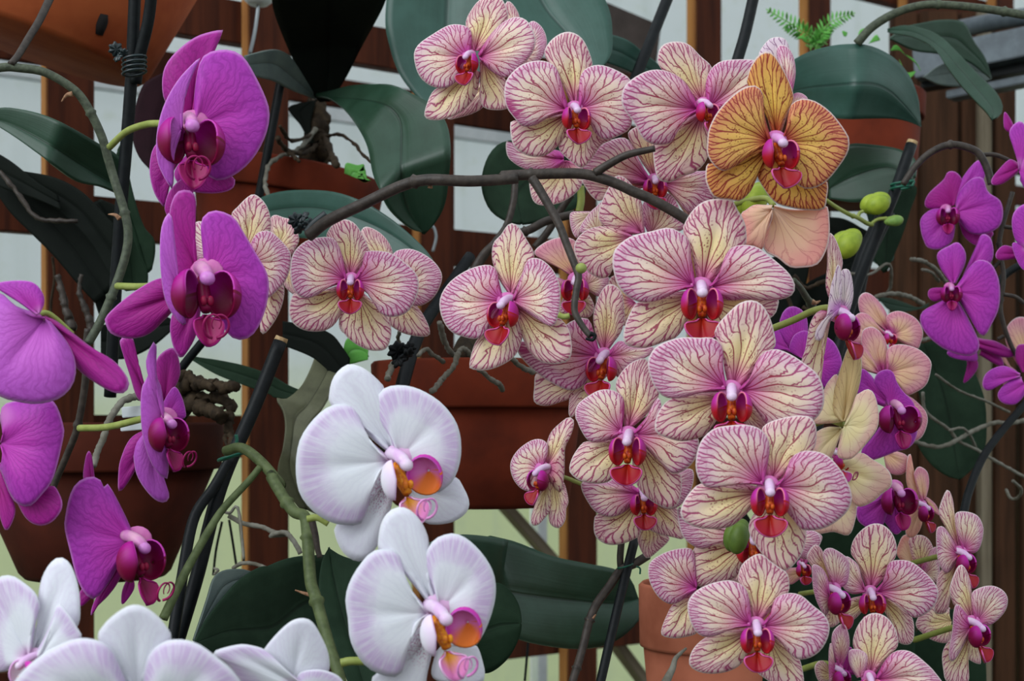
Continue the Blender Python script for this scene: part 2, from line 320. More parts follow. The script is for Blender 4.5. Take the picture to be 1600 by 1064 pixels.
def tube_geo(P, Rr, n=8, cap=True):
    P = [Vector(p) for p in P]; V = []; m = len(P); up = Vector((.3, 1, .2)).normalized()
    for i, p in enumerate(P):
        t = (P[min(i+1, m-1)]-P[max(i-1, 0)]).normalized()
        a = t.cross(up)
        if a.length < .05: a = t.cross(Vector((1, 0, 0)))
        a.normalize(); b2 = t.cross(a)
        for k in range(n): V.append(p+(a*math.cos(2*PI*k/n)+b2*math.sin(2*PI*k/n))*Rr[i])
    F = grid_faces(m, n, True)
    if cap: F += [tuple(range(n))[::-1], tuple(range((m-1)*n, m*n))]
    return V, F
def tube(name, P, R, mat, parent=None, origin=Vector(), n=8):
    V, F = tube_geo(P, R, n); return link(name, mesh(name, [v-origin for v in V], F, mat=mat), parent)
def px_tube(name, s, D, r, mat, parent=None, seg=6, origin=None, bumpy=0., n=8, nodes=()):
    """tube through seen points; D and r may be (start, end)"""
    P = pts(s); D = D if isinstance(D, (tuple, list)) else (D, D); r = r if isinstance(r, (tuple, list)) else (r, r)
    nn = max(6, seg*len(P)); E = resample(P, nn); W = []; R = []
    for i, p in enumerate(E):
        t = i/(nn-1); d = np.interp(t, np.linspace(0, 1, len(D)), D); W.append(at(p[0], p[1], d))
        rr = np.interp(t, np.linspace(0, 1, len(r)), r)/FP*d
        R.append(rr*(1+bumpy*random.uniform(-1, 1)+(.35 if any(abs(t-q) < .6/nn for q in nodes) else 0)))
    if bumpy:
        W = [q+Vector((random.uniform(-1, 1), random.uniform(-1, 1), random.uniform(-1, 1)))*R[i]*bumpy for i, q in enumerate(W)]
    org = origin if origin is not None else (W[0] if parent is None else Vector())
    o = tube(name, W, R, mat, parent, org, n)
    if parent is None: o.location = org
    return o
def ball(name, c, rad, mat, parent, origin=Vector(), seg=10, rng=8, axis=None, squash=1.):
    V = []; ax = (Vector(axis).normalized() if axis is not None else Vector((0, 0, 1))); q = ax.to_track_quat('Z', 'Y')
    for i in range(rng+1):
        th = PI*i/rng
        for k in range(seg):
            f = 2*PI*k/seg; V.append(q @ Vector((rad[0]*math.sin(th)*math.cos(f), rad[1]*math.sin(th)*math.sin(f), rad[2]*math.cos(th)))+Vector(c)-origin)
    return link(name, mesh(name, V, grid_faces(rng+1, seg, True), mat=mat), parent)

KINDS = {
 'striped': (m_sp, m_ss, m_colw, m_lr, m_lm, m_cal), 'gold': (m_gp, m_gs, m_colp, m_lr, m_lm, m_cal),
 'soft': (m_sf, m_sf, m_colg, m_lr, m_lm, m_cal), 'peach': (m_pk, m_pk, m_colw, m_lr, m_lm, m_cal),
 'cream': (m_ck, m_ck, m_colw, m_lr, m_lpk, m_cal), 'side': (m_sp, m_ss, m_colw, m_lp, m_lm, m_cal),
 'purple': (m_pp, m_pd, m_colg, m_lp, m_lpm, m_callp), 'white': (m_wp, m_wd, m_colw, m_lw, m_lwt, m_calw)}
MATS = {'back': m_pl, 'peach': m_pk, 'cream': m_ck, 'speck': m_ws, 'deep': m_pd, 'P': m_pp, 'inner': m_gy, 'gold': m_gp, 'soft': m_sf, 'khaki': m_kh, 'blotch': m_spa, 'brush': m_spb, 'stain': m_spc}
def lip(par, kind, cxy, D, unit, yaw, pitch=0., roll=0., tendril=False, fwd=.0, only=None, ls=1.):
    K = KINDS[kind]; s = unit/FP*D
    M = Matrix.Rotation(math.radians(roll), 3, 'Y') @ Matrix.Rotation(math.radians(yaw), 3, 'Z') @ Matrix.Rotation(math.radians(pitch), 3, 'X')
    fwd = fwd or s*(.34 if kind == 'purple' else .50 if kind == 'white' else .16)
    o0 = at(cxy[0], cxy[1], D-fwd); pl = o0-par.location
    ball('receptacle', pl+Vector((0, fwd+s*.02, 0)), (s*.37, s*.10, s*.33), m_recw if kind == 'white' else m_rec, par, seg=14, rng=8)
    T = lambda p: M @ (Vector(p)*s)+pl
    # column with a rounded cap
    P = [(0, .45, .12), (0, .10, .10), (0, -.12, .02), (0, -.26, -.08), (0, -.36, -.16), (0, -.42, -.22)]
    R = [.15, .17, .165, .16, .135, .04]
    V, F = tube_geo([Vector(p) for p in P], R, 12)
    link('column', mesh('column', [T(v) for v in V], F, mat=K[2]), par).modifiers.new('s', 'SUBSURF').render_levels = 1
    ball('anther_cap', T((0, -.38, -.18)), (.165*s, .15*s, .165*s), m_colw if kind != 'purple' else m_colp, par, axis=M @ Vector((0, -.8, -.6)))
    # mid lobe with its claw
    out = [(-.10, 0), (-.20, -.10), (-.46, -.14), (-.52, -.26), (-.46, -.44), (-.30, -.62), (-.12, -.72), (0, -.74), (.12, -.72), (.30, -.62), (.46, -.44), (.52, -.26), (.46, -.14), (.20, -.10), (.10, 0)]
    if kind in ('purple', 'white'): out = [(x*(.62 if kind == 'purple' else .75), y) for x, y in out]
    E = resample(out, 28); V = []; UV = []; nu = 8
    for i in range(nu):
        u = .03+.97*i/(nu-1)
        for j, e in enumerate(E):
            x, z = e[0]*u, e[1]*u; y = -.30-.30*(-z)-.22*max(0, -z-.4)*2*0+.0
            y += -.22*abs(x)/.44*u + .10*math.exp(-(x/.07)**2)-.10*max(0, -z-.45)
            V.append(T((x, y, -.92+z*.92))); UV.append((j/27, u))
    lp = link('lip', mesh('lip', V, grid_faces(nu, 28), UV, None, K[4]), par); solid(lp, .0008)
    V, F = tube_geo([Vector(p) for p in ((0, .08, -.12), (0, -.02, -.38), (0, -.14, -.62), (0, -.30, -.84))], [.10, .14, .15, .11], 10)
    link('lip_claw', mesh('lip_claw', [T(v) for v in V], F, mat=K[5] if kind != 'purple' else m_lpm), lp)
    # two side lobes, open cups standing either side of the column
    for sd in (-1, 1):
        ax = Vector((sd*.80, .56, -.20)).normalized() if kind != 'white' or sd < 0 else Vector((.50, .80, .22)).normalized(); a = ax.cross(Vector((0, 0, 1))).normalized(); b2 = ax.cross(a)
        V = []; UV = []; nr, nc = 9, 22
        rx, ry, rz = (.29, .32, .44) if kind != 'purple' else (.36, .38, .50)
        if kind == 'white': rx, ry, rz = (.27, .34, .46) if sd < 0 else (.46, .24, .50)
        for i in range(nr):
            th = math.radians(4+i/(nr-1)*98)
            for j in range(nc):
                f = 2*PI*j/nc; th2 = th*(1-.25*max(0, math.sin(f)))
                d = ax*math.cos(th2)+(a*math.cos(f)+b2*math.sin(f))*math.sin(th2)
                V.append(T((sd*(.30 if kind != 'white' or sd < 0 else .52)*ls+d.x*rx*ls, -.27+d.y*ry, -.50+d.z*rz))); UV.append((j/nc, i/(nr-1)))
        mm = K[3]
        if kind == 'white' and sd == 1: mm = m_lwm
        solid(link('side_lobe', mesh('side_lobe', V, grid_faces(nr, nc, True), UV, None, mm), lp), .0008)
    for sd in (-1, 1):
        ball('callus', T((sd*.07, -.36, -.64)), (.075*s, .08*s, .11*s), K[5], lp, seg=8, rng=6)
    if tendril:
        for sd in (-1, 1):
            q = []
            for i in range(22):
                t = i/21; a = t*1.7*PI; r = .26*(1-.45*t)
                q.append(T((sd*(.05+.30*math.sin(a)*r/.26*.8), -.95-.45*math.sin(a*.5)*r*2-.1*t, -1.46+.26-r*math.cos(a)+.02)))
            tube('tendril', q, [.035*s*(1-.6*i/21) for i in range(22)], m_tw if kind == 'white' else m_tp, lp, n=6)
    return lp
FLOWERS = {}
def flower(label, group, kind, D, c, tilt, petals, lp=None, name='orchid_flower', cup=.10, ped=None):
    cx, cy = pts(c)[0]; o0 = at(cx, cy, D); t = thing(name, o0, label, 'flower', group); K = KINDS[kind]
    for i, (ty, s, *op) in enumerate(petals):
        op = dict(op[0]) if op else {}
        mt = K[0] if ty == 'P' else K[1]
        if 'm' in op: mt = MATS[op.pop('m')]
        off = op.pop('off', 0.)+(0. if ty == 'P' else .005)+.0012*i*(1 if ty == 'S' else .4)
        lab = op.pop('lab', None); b = op.pop('b', None)
        op.setdefault('cup', cup)
        o = fan('petal' if ty == 'P' else 'sepal', pts(b)[0] if b else None, pts(s), D, (cx, cy), op.pop('tilt', tilt), off, mt, t, o0, **op)
        if lab: o['label'] = lab
    if lp:
        lp = dict(lp); lc = pts(lp.pop('c'))[0] if 'c' in lp else (cx, cy)
        lip(t, lp.pop('k', kind if kind not in ('soft',) else 'striped'), lc, D, **lp)
    if ped:
        s, d2, r = ped
        px_tube('pedicel', s, (D+.004, d2), r, m_ped, t, origin=o0)
    return t
def leaf(curves, D, mat, nv=14, nu=30, fold=.0, name='leaf', thick=.0022, arch=0.):
    """curves: left edge, [midrib,] right edge from base to tip, seen points; D: depth from base to tip"""
    Cs = [resample(pts(c), nu) for c in curves]; D = D if isinstance(D, (tuple, list)) else (D, D)
    V = []; UV = []
    for i in range(nu):
        u = i/(nu-1); d = np.interp(u, np.linspace(0, 1, len(D)), D)
        for j in range(nv+1):
            v = j/nv
            if len(Cs) == 3:
                p = Cs[0][i]*(1-2*v)+Cs[1][i]*2*v if v < .5 else Cs[1][i]*(2-2*v)+Cs[2][i]*(2*v-1)
                wd = np.linalg.norm(Cs[0][i]-Cs[2][i])/FP*d
            else:
                p = Cs[0][i]*(1-v)+Cs[1][i]*v; wd = np.linalg.norm(Cs[0][i]-Cs[1][i])/FP*d
            s = abs(2*v-1)
            dy = fold*wd*(1-s)**1.3+arch*wd*s*s+.03*wd*math.exp(-((2*v-1)/.07)**2)
            V.append(at(p[0], p[1], d+dy)); UV.append((v, u))
    return V, UV, grid_faces(nu, nv+1), mat, name, thick
def add_leaf(par, *a, label=None, **k):
    V, UV, F, mat, name, th = leaf(*a, **k)
    o = link(name, mesh(name, [v-par.location for v in V], F, UV, None, mat), par); solid(o, th)
    if label: o['label'] = label
    return o
def lathe(name, prof, mat, parent, n=48, loc=(0, 0, 0), rot=None):
    V = []
    for r, z in prof:
        for k in range(n): V.append(Vector((r*math.cos(2*PI*k/n), r*math.sin(2*PI*k/n), z)))
    M = rot or Matrix.Identity(3)
    return link(name, mesh(name, [M @ v+Vector(loc) for v in V], grid_faces(len(prof), n, True), mat=mat), parent)
def pot(label, c, D, rim_r, rim_h, base_r, h, mat, group=None, rot=(0, 0), soil=True, name='plant_pot', soilcol=None):
    """c: seen centre of the rim's top; sizes in seen px at depth D (converted to metres)"""
    k = D/FP; o0 = at(*pts(c)[0], D); t = thing(name, o0, label, 'pot', group)
    R = Matrix.Rotation(math.radians(rot[0]), 3, 'Y') @ Matrix.Rotation(math.radians(rot[1]), 3, 'X')
    r, rh, b, h = rim_r*k, rim_h*k, base_r*k, h*k; bd = r*.93; th = r*.07
    lathe('rim', [(r-th, -rh*.98), (r-th, -.002), (r-th*.7, 0), (r-.002, 0), (r, -.002), (r*.985, -rh+.002), (r*.98, -rh), (bd-.001, -rh), (r-th, -rh*.98)], mat, t, rot=R)
    lathe('body', [(0, -h), (b-.004, -h), (b, -h+.004), (bd, -rh+.0005), (bd-th*.7, -rh+.0005), (b-th, -h+.008), (0, -h+.008)], mat, t, rot=R)
    if soil:
        V = [Vector((0, 0, -rh*.45+.006))]; n = 40; F = []
        rings = 9
        for i in range(1, rings+1):
            for j in range(n):
                f = 2*PI*j/n; q = (r-th*1.1)*i/rings
                V.append(Vector((q*math.cos(f), q*math.sin(f), -rh*.45+random.uniform(-.003, .009)*(1 if i < rings else 0))))
        for j in range(n): F.append((0, 1+j, 1+(j+1) % n))
        F += [tuple(1+a for a in f) for f in grid_faces(rings, n, True)]
        so = link('potting_bark', mesh('potting_bark', [R @ v for v in V], F, mat=m_bark), t)
        so['label'] = 'dark chunky bark mix inside the pot'
        # loose chips standing on the mix
        V = []; F = []
        for _ in range(110):
            f = random.random()*2*PI; q = math.sqrt(random.random())*(r-th)*.9
            c0 = Vector((q*math.cos(f), q*math.sin(f), -rh*.45+random.uniform(.002, .010)))
            s = Vector((random.uniform(.003, .008), random.uniform(.002, .005), random.uniform(.002, .004)))
            Rm = Matrix.Rotation(random.random()*6, 3, 'Z') @ Matrix.Rotation(random.uniform(-.8, .8), 3, 'X'); i0 = len(V)
            for a in (-1, 1):
                for b_ in (-1, 1):
                    for c_ in (-1, 1): V.append(R @ (c0+Rm @ Vector((a*s.x*random.uniform(.7, 1), b_*s.y, c_*s.z))))
            F += [tuple(i0+q_ for q_ in f_) for f_ in ((0, 1, 3, 2), (4, 6, 7, 5), (0, 4, 5, 1), (2, 3, 7, 6), (0, 2, 6, 4), (1, 5, 7, 3))]
        ch = link('bark_chips', mesh('bark_chips', V, F, mat=m_bark, smooth=False), t); ch['kind'] = 'stuff'
    return t
def box(name, c, half, mat, parent=None, ax=None, bev=.001):
    bm = bmesh.new(); bmesh.ops.create_cube(bm, size=2)
    for v in bm.verts: v.co = Vector((v.co.x*half[0], v.co.y*half[1], v.co.z*half[2]))
    bmesh.ops.bevel(bm, geom=bm.edges[:], offset=bev, segments=2, affect='EDGES')
    me = bpy.data.meshes.new(name); bm.to_mesh(me); bm.free(); me.materials.append(mat)
    o = link(name, me, parent, c)
    if ax is not None: o.rotation_euler = ax
    return o

def surf(o, px, py):                              # where the line of sight through (px, py) meets a surface
    bpy.context.view_layer.update(); M = o.matrix_world.inverted(); a = Vector((0, 0, EYE)); d = at(px, py, 1)-a
    ok, p, n, _ = o.ray_cast(M @ a, (M.to_3x3() @ d).normalized()); return (o.matrix_world @ p) if ok else None

# ------------------------------------------------------------------ the setting
fl = box('floor', (0, 1.5, -.02), (4, 4, .02), simple('gravel_floor', (78, 76, 68), (52, 50, 44), 30., .9, .1), bev=.002); tag(fl, kind='structure')
# frosted glazing behind the lattice, running the same way as it
LN = math.hypot(.1237, .0866); DV = Vector((.1237/LN, .0866/LN, 0)); NV = Vector((DV.y, -DV.x, 0)); ANG = math.atan2(DV.y, DV.x)
Y0 = 1.30; STEP = LN*Y0; P0 = Vector((-.2986*Y0, Y0, 0))
def wallpt(s, back, z): return P0+DV*s*STEP-NV*back+Vector((0, 0, z))
gw = bpy.data.objects.new('window_1', None); C.objects.link(gw); gw.location = wallpt(0, .32, EYE); tag(gw, kind='structure')
for i in range(-2, 4):
    p = box('panel', (0, 0, 0), (STEP*3.97/2, .003, .9), m_panel, gw, bev=.001)
    p.location = DV*(i*4+1.72)*STEP; p.rotation_euler = (0, 0, ANG)
for z, h, mm in ((.388, .008, m_white), (.416, .018, m_wood), (-.56, .02, m_white)):
    o = box('frame_rail', NV*.02+DV*STEP*3+Vector((0, 0, z-0.0)), (STEP*9, .008, h), mm, gw); o.rotation_euler = (0, 0, ANG)
for s in (3.72, 9.5):
    o = box('frame_mullion', NV*.02+DV*STEP*s+Vector((0, 0, 0)), (.008, .009, .9), m_white, gw); o.rotation_euler = (0, 0, ANG)
# wooden lattice
lt = thing('wooden_lattice', wallpt(0, 0, 0), 'red-brown stained wooden lattice of flat posts and rails behind the orchids', 'trellis')
for i in range(-4, 9):
    c = DV*(i*STEP-.022)+Vector((0, 0, EYE))
    o = box('post', c, (.022, .0085, .95), m_wood, lt); o.rotation_euler = (0, 0, ANG)
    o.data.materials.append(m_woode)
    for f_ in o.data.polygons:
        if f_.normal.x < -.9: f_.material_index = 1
for zt, zb in ((.620, .580), (.417, .375), (.211, .172), (.007, -.035), (-.225, -.266), (-.43, -.47)):
    o = box('rail', DV*STEP*2.2-NV*.017+Vector((0, 0, EYE+(zt+zb)/2)), (STEP*6.6, .0085, (zt-zb)/2), m_wood, lt); o.rotation_euler = (0, 0, ANG)
for a, b in (("770,770", "872,885"), ("958,1000", "1040,1110")):
    A = at(*pts(a)[0], 1.72); B = at(*pts(b)[0], 1.76); m = (A+B)/2; L = (B-A).length
    o = box('brace', m-lt.location, (.011, .006, L/2+.02), m_woodg, lt); o.rotation_euler = (B-A).to_track_quat('Z', 'Y').to_euler()
# upright plank wall at the right
pw = bpy.data.objects.new('wall_right', None); C.objects.link(pw); pw.location = at(1480, 660, 1.62); tag(pw, kind='structure')
for x0, x1, mm, dd in ((1392, 1432, m_woodw, 0), (1434, 1494, m_woodw, -.006), (1496, 1524, m_woodw, .0), (1526, 1546, m_woodg, -.012), (1548, 1583, m_woodw, -.004)):
    A = at(x0, 660, 1.62+dd); B = at(x1, 660, 1.62+dd)
    box('plank', (A+B)/2-pw.location+Vector((0, 0, -.15)), ((B-A).length/2, .010, .62), mm, pw, bev=.002)
A = at(1585, 660, 1.63); B = at(1760, 660, 1.63)
for k in range(5):
    box('plank', at(1610+k*46, 660+0, 1.63)-pw.location+Vector((0, 0, -.42 if k == 0 else -.42)), (.0155, .010, .62), m_woodw, pw, bev=.002)
# dark board leaning against the glazing, top centre
bd = box('backing_board', at(978, 90, 1.74), (.045, .006, .055), simple('grey_brown_board', (86, 76, 72), (66, 58, 54), 20., .8), bev=.001); bd.rotation_euler = (0, math.radians(9), ANG)
tag(bd, 'grey-brown board behind the leaves at top centre, beside the white frame', 'board')
# metal pipe and beams, upper right
px_tube('metal_pipe', "1493,47 1555,34 1639,20", (1.50, 1.40), 14, m_metal, n=14)
tag(bpy.data.objects['metal_pipe'], 'round grey metal pipe above the flat beam at upper right', 'pipe')
def beam(name, a, b, D, h, mat, label):
    A = at(*pts(a)[0], D); B = at(*pts(b)[0], D-.06); v = B-A
    o = box(name, (A+B)/2, (v.length/2, .012, h/FP*D/2), mat, bev=.001); o.rotation_euler = (0, -math.atan2(v.z, math.hypot(v.x, v.y)), math.atan2(v.y, v.x))
    return tag(o, label, 'beam')
beam('metal_beam', "1431,104 1160,0", "1639,61", 1.46, 44, m_metal, 'flat blue-grey metal beam crossing behind the narrow leaves at upper right')
beam('metal_beam', "1442,128 1160,0", "1639,96", 1.48, 26, m_stk, 'black strip directly under the flat blue-grey beam at upper right')
beam('metal_beam', "1484,151 1160,0", "1639,120", 1.47, 12, m_metal, 'thin grey metal bar below the black strip at upper right')

# ------------------------------------------------------------------ pots
PT = 'terracotta pots'
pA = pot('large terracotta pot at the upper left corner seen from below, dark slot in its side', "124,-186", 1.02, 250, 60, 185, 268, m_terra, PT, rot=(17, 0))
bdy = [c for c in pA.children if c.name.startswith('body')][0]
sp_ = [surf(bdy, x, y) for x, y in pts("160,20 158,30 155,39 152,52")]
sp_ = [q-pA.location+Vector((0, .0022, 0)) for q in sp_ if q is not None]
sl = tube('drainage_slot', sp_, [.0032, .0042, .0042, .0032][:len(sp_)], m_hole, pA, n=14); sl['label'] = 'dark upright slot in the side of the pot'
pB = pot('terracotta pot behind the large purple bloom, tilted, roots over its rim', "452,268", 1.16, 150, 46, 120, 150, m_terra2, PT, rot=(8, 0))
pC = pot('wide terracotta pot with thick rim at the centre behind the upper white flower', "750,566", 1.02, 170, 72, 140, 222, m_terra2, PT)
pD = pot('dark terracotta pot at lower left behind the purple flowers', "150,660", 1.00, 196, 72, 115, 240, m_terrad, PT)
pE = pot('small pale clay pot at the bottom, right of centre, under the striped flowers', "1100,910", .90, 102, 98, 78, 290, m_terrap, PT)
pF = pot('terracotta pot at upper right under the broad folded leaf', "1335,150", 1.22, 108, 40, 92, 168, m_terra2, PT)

# ------------------------------------------------------------------ orchid plants: leaves and roots
PL = 'leafy orchid plants'
def plant(label, c, D): return thing('orchid_plant', at(*pts(c)[0], D), label, 'plant', PL)
p = plant('dark orchid plant in the tilted pot at upper left centre, one huge upright leaf', "507,180", 1.12)
add_leaf(p, ("499,158 485,141 468,113 448,70 428,17 423,-17", "507,158 513,113 513,56 513,-17", "516,158 541,121 569,65 595,17 609,-17"), (1.10, 1.06, .98), m_lk, fold=.12)
add_leaf(p, ("493,152 462,101 445,82 423,78 383,87", "493,154 456,121 425,99 383,101", "493,155 456,141 428,127 400,120 383,116"), (1.10, 1.04, .98), m_ly, fold=.1)
add_leaf(p, ("490,148 521,142 547,135 575,133 614,134 648,149 682,169 699,197 704,234 702,271 696,316 682,345 664,365", "490,149 535,154 575,158 606,166 623,183 628,203 627,240 626,288 637,330 662,365", "490,151 513,154 535,169 558,197 575,231 583,271 592,294 609,328 640,356 661,364"), (1.10, .96, .92, .95), m_l, fold=.10, nu=44, label='green leaf arching over and hanging down')
add_leaf(p, ("485,158 451,169 470,197 485,226", "493,158 485,197 493,231"), 1.12, m_lk)
px_tube('stalk', "493,158 496,197 493,240 493,254", 1.13, (16, 24), m_rtd, p, origin=p.location, bumpy=.2)
for s, r in (("507,214 530,210 552,223 566,240 580,254", 2.6), ("493,203 465,234 437,245 420,259 414,282 417,302 428,319", (4, 3)), ("490,209 456,220 437,197", 3), ("496,226 473,240 448,234 434,217", 4), ("507,214 518,242 527,259", 5), ("485,226 462,240 442,231 468,251", 3)):
    px_tube('root', s, (1.12, 1.00), r, m_root if r == (4, 3) else m_rtd, p, origin=p.location, bumpy=.3)
for s in ("538,271 541,255 558,258 569,257 558,271", "558,278 566,271 569,282"):
    add_leaf(p, (s, "538,272 547,276 561,278 569,271" if '490' in s else "558,279 569,285 580,282"), 1.02, m_lg, name='seedling_leaf', thick=.001)
p = plant('orchid plant of big round blue-green leaves at top centre behind the striped flowers', "690,160", .98)
add_leaf(p, ("682,180 648,147 623,113 609,73 602,34 606,-23", "696,180 693,113 696,56 699,-23", "710,180 775,113 795,56 803,-23"), (1.03, 1.04, 1.045), m_lb, fold=.1)
add_leaf(p, ("918,118 881,96 830,62 797,17 777,-25", "929,116 887,56 853,17 830,-25", "940,107 955,85 957,54 953,20 935,-25"), (.97, .98, .99), m_lb, fold=.08)
add_leaf(p, ("1042,133 1031,104 1005,82 980,63 952,54 929,56", "1036,141 986,113 940,96 918,93"), (1.05, 1.02), m_lb)
p = plant('orchid plant with one long broad leaf behind the black clip, left of centre', "417,314", 1.0)
add_leaf(p, ("383,325 411,308 442,299 485,297 527,301 569,316 611,342 648,373 671,398 686,425", "383,345 428,328 499,325 569,345 626,376 685,425", "383,378 428,373 485,373 569,393 640,409 684,426"), (1.0, .94, .92), m_lb, fold=.08)
add_leaf(p, ("535,560 541,531 558,525 575,536 575,554", "541,570 552,568 575,562"), .98, m_lg, label='small bright green leaf')
p = plant('orchid plant with one round dark leaf hanging below the highest striped flowers', "890,240", .98)
add_leaf(p, ("905,225 850,225 795,220 765,240 752,285 764,325 790,345 812,350", "905,250 850,270 810,300 815,348", "915,290 910,315 890,330 850,345 818,350"), (1.0, .96), m_ld, fold=.1)
p = plant('orchid plant at upper left edge with a broad green leaf and black strap leaves', "0,288", .98)
add_leaf(p, ("-23,180 0,169 28,170 70,180 113,200 152,223 183,242 195,268", "-23,183 17,195 70,223 118,254 158,279 180,294", "-23,185 23,214 70,248 118,282 158,291 186,302"), (.88, .86, .92), m_l, fold=.14)
add_leaf(p, ("192,218 202,277 214,325 226,356 240,373 242,395 237,421", "186,232 197,316 211,359 223,401 232,426", "180,246 195,316 203,353 217,395 231,426"), (.96, .97), m_ld, fold=.1)
add_leaf(p, ("180,316 206,364 223,395 230,418 230,443 220,452", "180,345 183,401 183,443 197,455"), 1.0, m_ld)
for cs, dd in (((("-11,243 28,271 70,294 113,333 147,378 169,418 180,446"), ("-11,294 17,333 45,361 85,401 118,440 149,474")), .99), (("28,266 85,277 127,299 158,330 180,353", "28,294 79,322 118,353 147,387 175,435"), .98), (("158,311 186,330 183,395 180,440", "147,316 152,373 147,457 158,502"), 1.0), (("-17,232 17,252 56,283 90,305", "-17,285 17,299 56,311 96,328"), .97), (("158,508 197,502 237,486 271,500", "158,560 197,560 237,542 271,514"), 1.0)):
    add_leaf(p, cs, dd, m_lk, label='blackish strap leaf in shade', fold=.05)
px_tube('root', "82,401 85,435 80,469 79,491", 1.02, 2.2, m_rtd, p, origin=p.location); px_tube('root', "90,429 97,457 104,486 113,514", .98, (5, 7), m_std, p, origin=p.location, bumpy=.2)
px_tube('root', "127,429 124,457 135,486 141,508 141,531", .98, (3, 7), m_std, p, origin=p.location, bumpy=.2)
px_tube('root', "0,268 28,302 56,339 93,345 121,345", .96, 4, m_std, p, origin=p.location, bumpy=.2)
p = plant('orchid plant with a round purple-black leaf behind the upper left purple bloom', "254,113", .98)
add_leaf(p, ("262,111 240,121 223,135 210,175 207,214 217,245 234,265", "276,118 254,169 242,226 237,265", "299,141 282,197 265,240 240,266"), .98, m_lu, fold=.1)
p = plant('orchid plant with a drooping olive-grey twisted leaf left of the upper white flower', "513,562", .96)
add_leaf(p, ("499,537 487,571 470,605 448,624 431,623 442,641 446,667 442,700 434,737 448,768 470,796", "521,554 507,590 482,633 462,655 456,689 454,731 468,768 482,796", "547,571 524,605 504,638 482,667 476,700 468,734 476,774 496,802"), (.98, .94, .93, .95), m_lt, fold=.1, nu=40)
add_leaf(p, ("299,555 310,558 338,562 381,571 423,586 451,602 479,613", "299,562 338,585 381,602 423,617 428,621 473,627"), (.98, .95), m_ld, fold=.05)
add_leaf(p, ("442,502 485,508 518,522 535,542 547,560", "442,542 456,545 493,562 518,590 541,613"), .97, m_lk)
p = plant('low orchid plant with speckled dark green leaves between the white flowers at the bottom', "499,961", .80)
add_leaf(p, ("507,867 470,869 442,875 417,885 406,886 375,905 344,939 319,973 304,1003", "507,933 470,944 428,978 395,984 352,987 306,1004", "518,1018 485,1040 428,1040 423,1035 381,1026 338,1021 310,1009"), (.82, .74), m_ld, fold=.1)
add_leaf(p, ("417,888 395,893 375,889 350,891 334,902 324,933 313,967 302,999", "417,905 378,922 344,950 321,975 304,1002"), (.80, .76), m_ly, label='pale blue-grey leaf edge standing behind')
add_leaf(p, ("514,855 503,877 498,919 503,967 521,1006 547,1074", "514,856 521,905 535,961 569,1074", "514,856 535,869 561,877 580,882 580,961 614,1074"), (.78, .74), m_ld, fold=.1)
p = plant('orchid plant with a long broad dark leaf stretching right at bottom centre', "724,961", .86)
add_leaf(p, ("668,849 710,836 752,837 795,844 760,837 802,846 859,868 915,880 957,888 983,902 993,928", "682,905 760,919 816,930 901,939 957,944 997,936", "710,1018 760,981 788,990 830,1004 887,1013 929,1012 963,1001 991,978 1004,956 1000,937"), (.84, .90, .96), m_l, fold=.07)
add_leaf(p, ("738,922 775,911 795,922 809,944 813,973", "738,1046 764,1050 792,1029 809,998 813,974"), (.80, .80), m_ld, arch=.1)
p = plant('orchid plant with a broad folded leaf at upper right over the terracotta pot', "1414,79", 1.08)
add_leaf(p, ("1216,158 1233,104 1256,85 1287,75 1318,70 1357,72 1394,90 1419,118 1433,152 1436,180 1438,197", "1216,147 1259,138 1301,134 1357,131 1386,141 1408,161 1425,180 1438,197", "1216,152 1259,161 1287,180 1318,186 1357,185 1394,185 1419,190 1438,198"), (1.06, 1.0, 1.04), m_lb, fold=-.25)
add_leaf(p, ("1295,282 1312,242 1329,225 1363,226 1400,232 1422,242 1432,254 1431,276", "1295,296 1335,276 1386,262 1428,278", "1295,310 1335,316 1386,310 1419,296 1429,279"), (1.06, 1.02), m_l, fold=.08)
add_leaf(p, ("1357,288 1386,277 1431,291 1422,330 1408,373 1386,424", "1340,302 1357,345 1357,387 1380,426"), (1.10, 1.08), m_ld)
add_leaf(p, ("1374,364 1383,370 1394,387 1397,401", "1369,373 1357,387 1363,407 1380,415 1395,407"), (1.12, 1.12), m_lb)
add_leaf(p, ("1295,339 1318,342 1340,353 1363,373 1357,429", "1295,373 1307,418 1329,440 1346,457"), (1.12, 1.12), m_lk)
p = plant('orchid plant with a long narrow bent leaf at upper right before the metal beam', "1394,48", 1.12)
add_leaf(p, ("1388,45 1414,40 1442,45 1470,58 1498,85 1524,113 1555,144 1566,166 1563,180 1551,187", "1388,48 1428,51 1467,73 1498,107 1527,141 1549,169 1551,187", "1388,51 1428,59 1459,76 1479,104 1501,133 1527,161 1541,175 1550,188"), (1.12, 1.06, 1.02), m_l, fold=.1)
add_leaf(p, ("1391,59 1414,42 1439,36 1470,31 1504,35 1521,65 1538,90 1548,121", "1391,61 1428,79 1470,85 1512,96 1548,123"), (1.14, 1.2), m_l)
add_leaf(p, ("1442,121 1470,101 1521,85 1546,118", "1442,121 1470,133 1512,135 1548,124"), (1.18, 1.22), m_ly)
p = plant('orchid plant with a wide green leaf in shadow at right under the purple flowers', "1442,548", 1.15)
add_leaf(p, ("1425,537 1429,576 1436,613 1442,647 1433,689 1453,723 1479,743 1500,749", "1442,537 1470,605 1484,661 1498,749", "1470,528 1504,548 1535,613 1541,661 1538,703 1521,731 1501,749"), (1.12, 1.08), m_ld, fold=.08)
add_leaf(p, ("1367,464 1390,466 1413,473 1434,480 1452,473", "1378,473 1390,484 1417,487 1449,480"), 1.14, m_l)
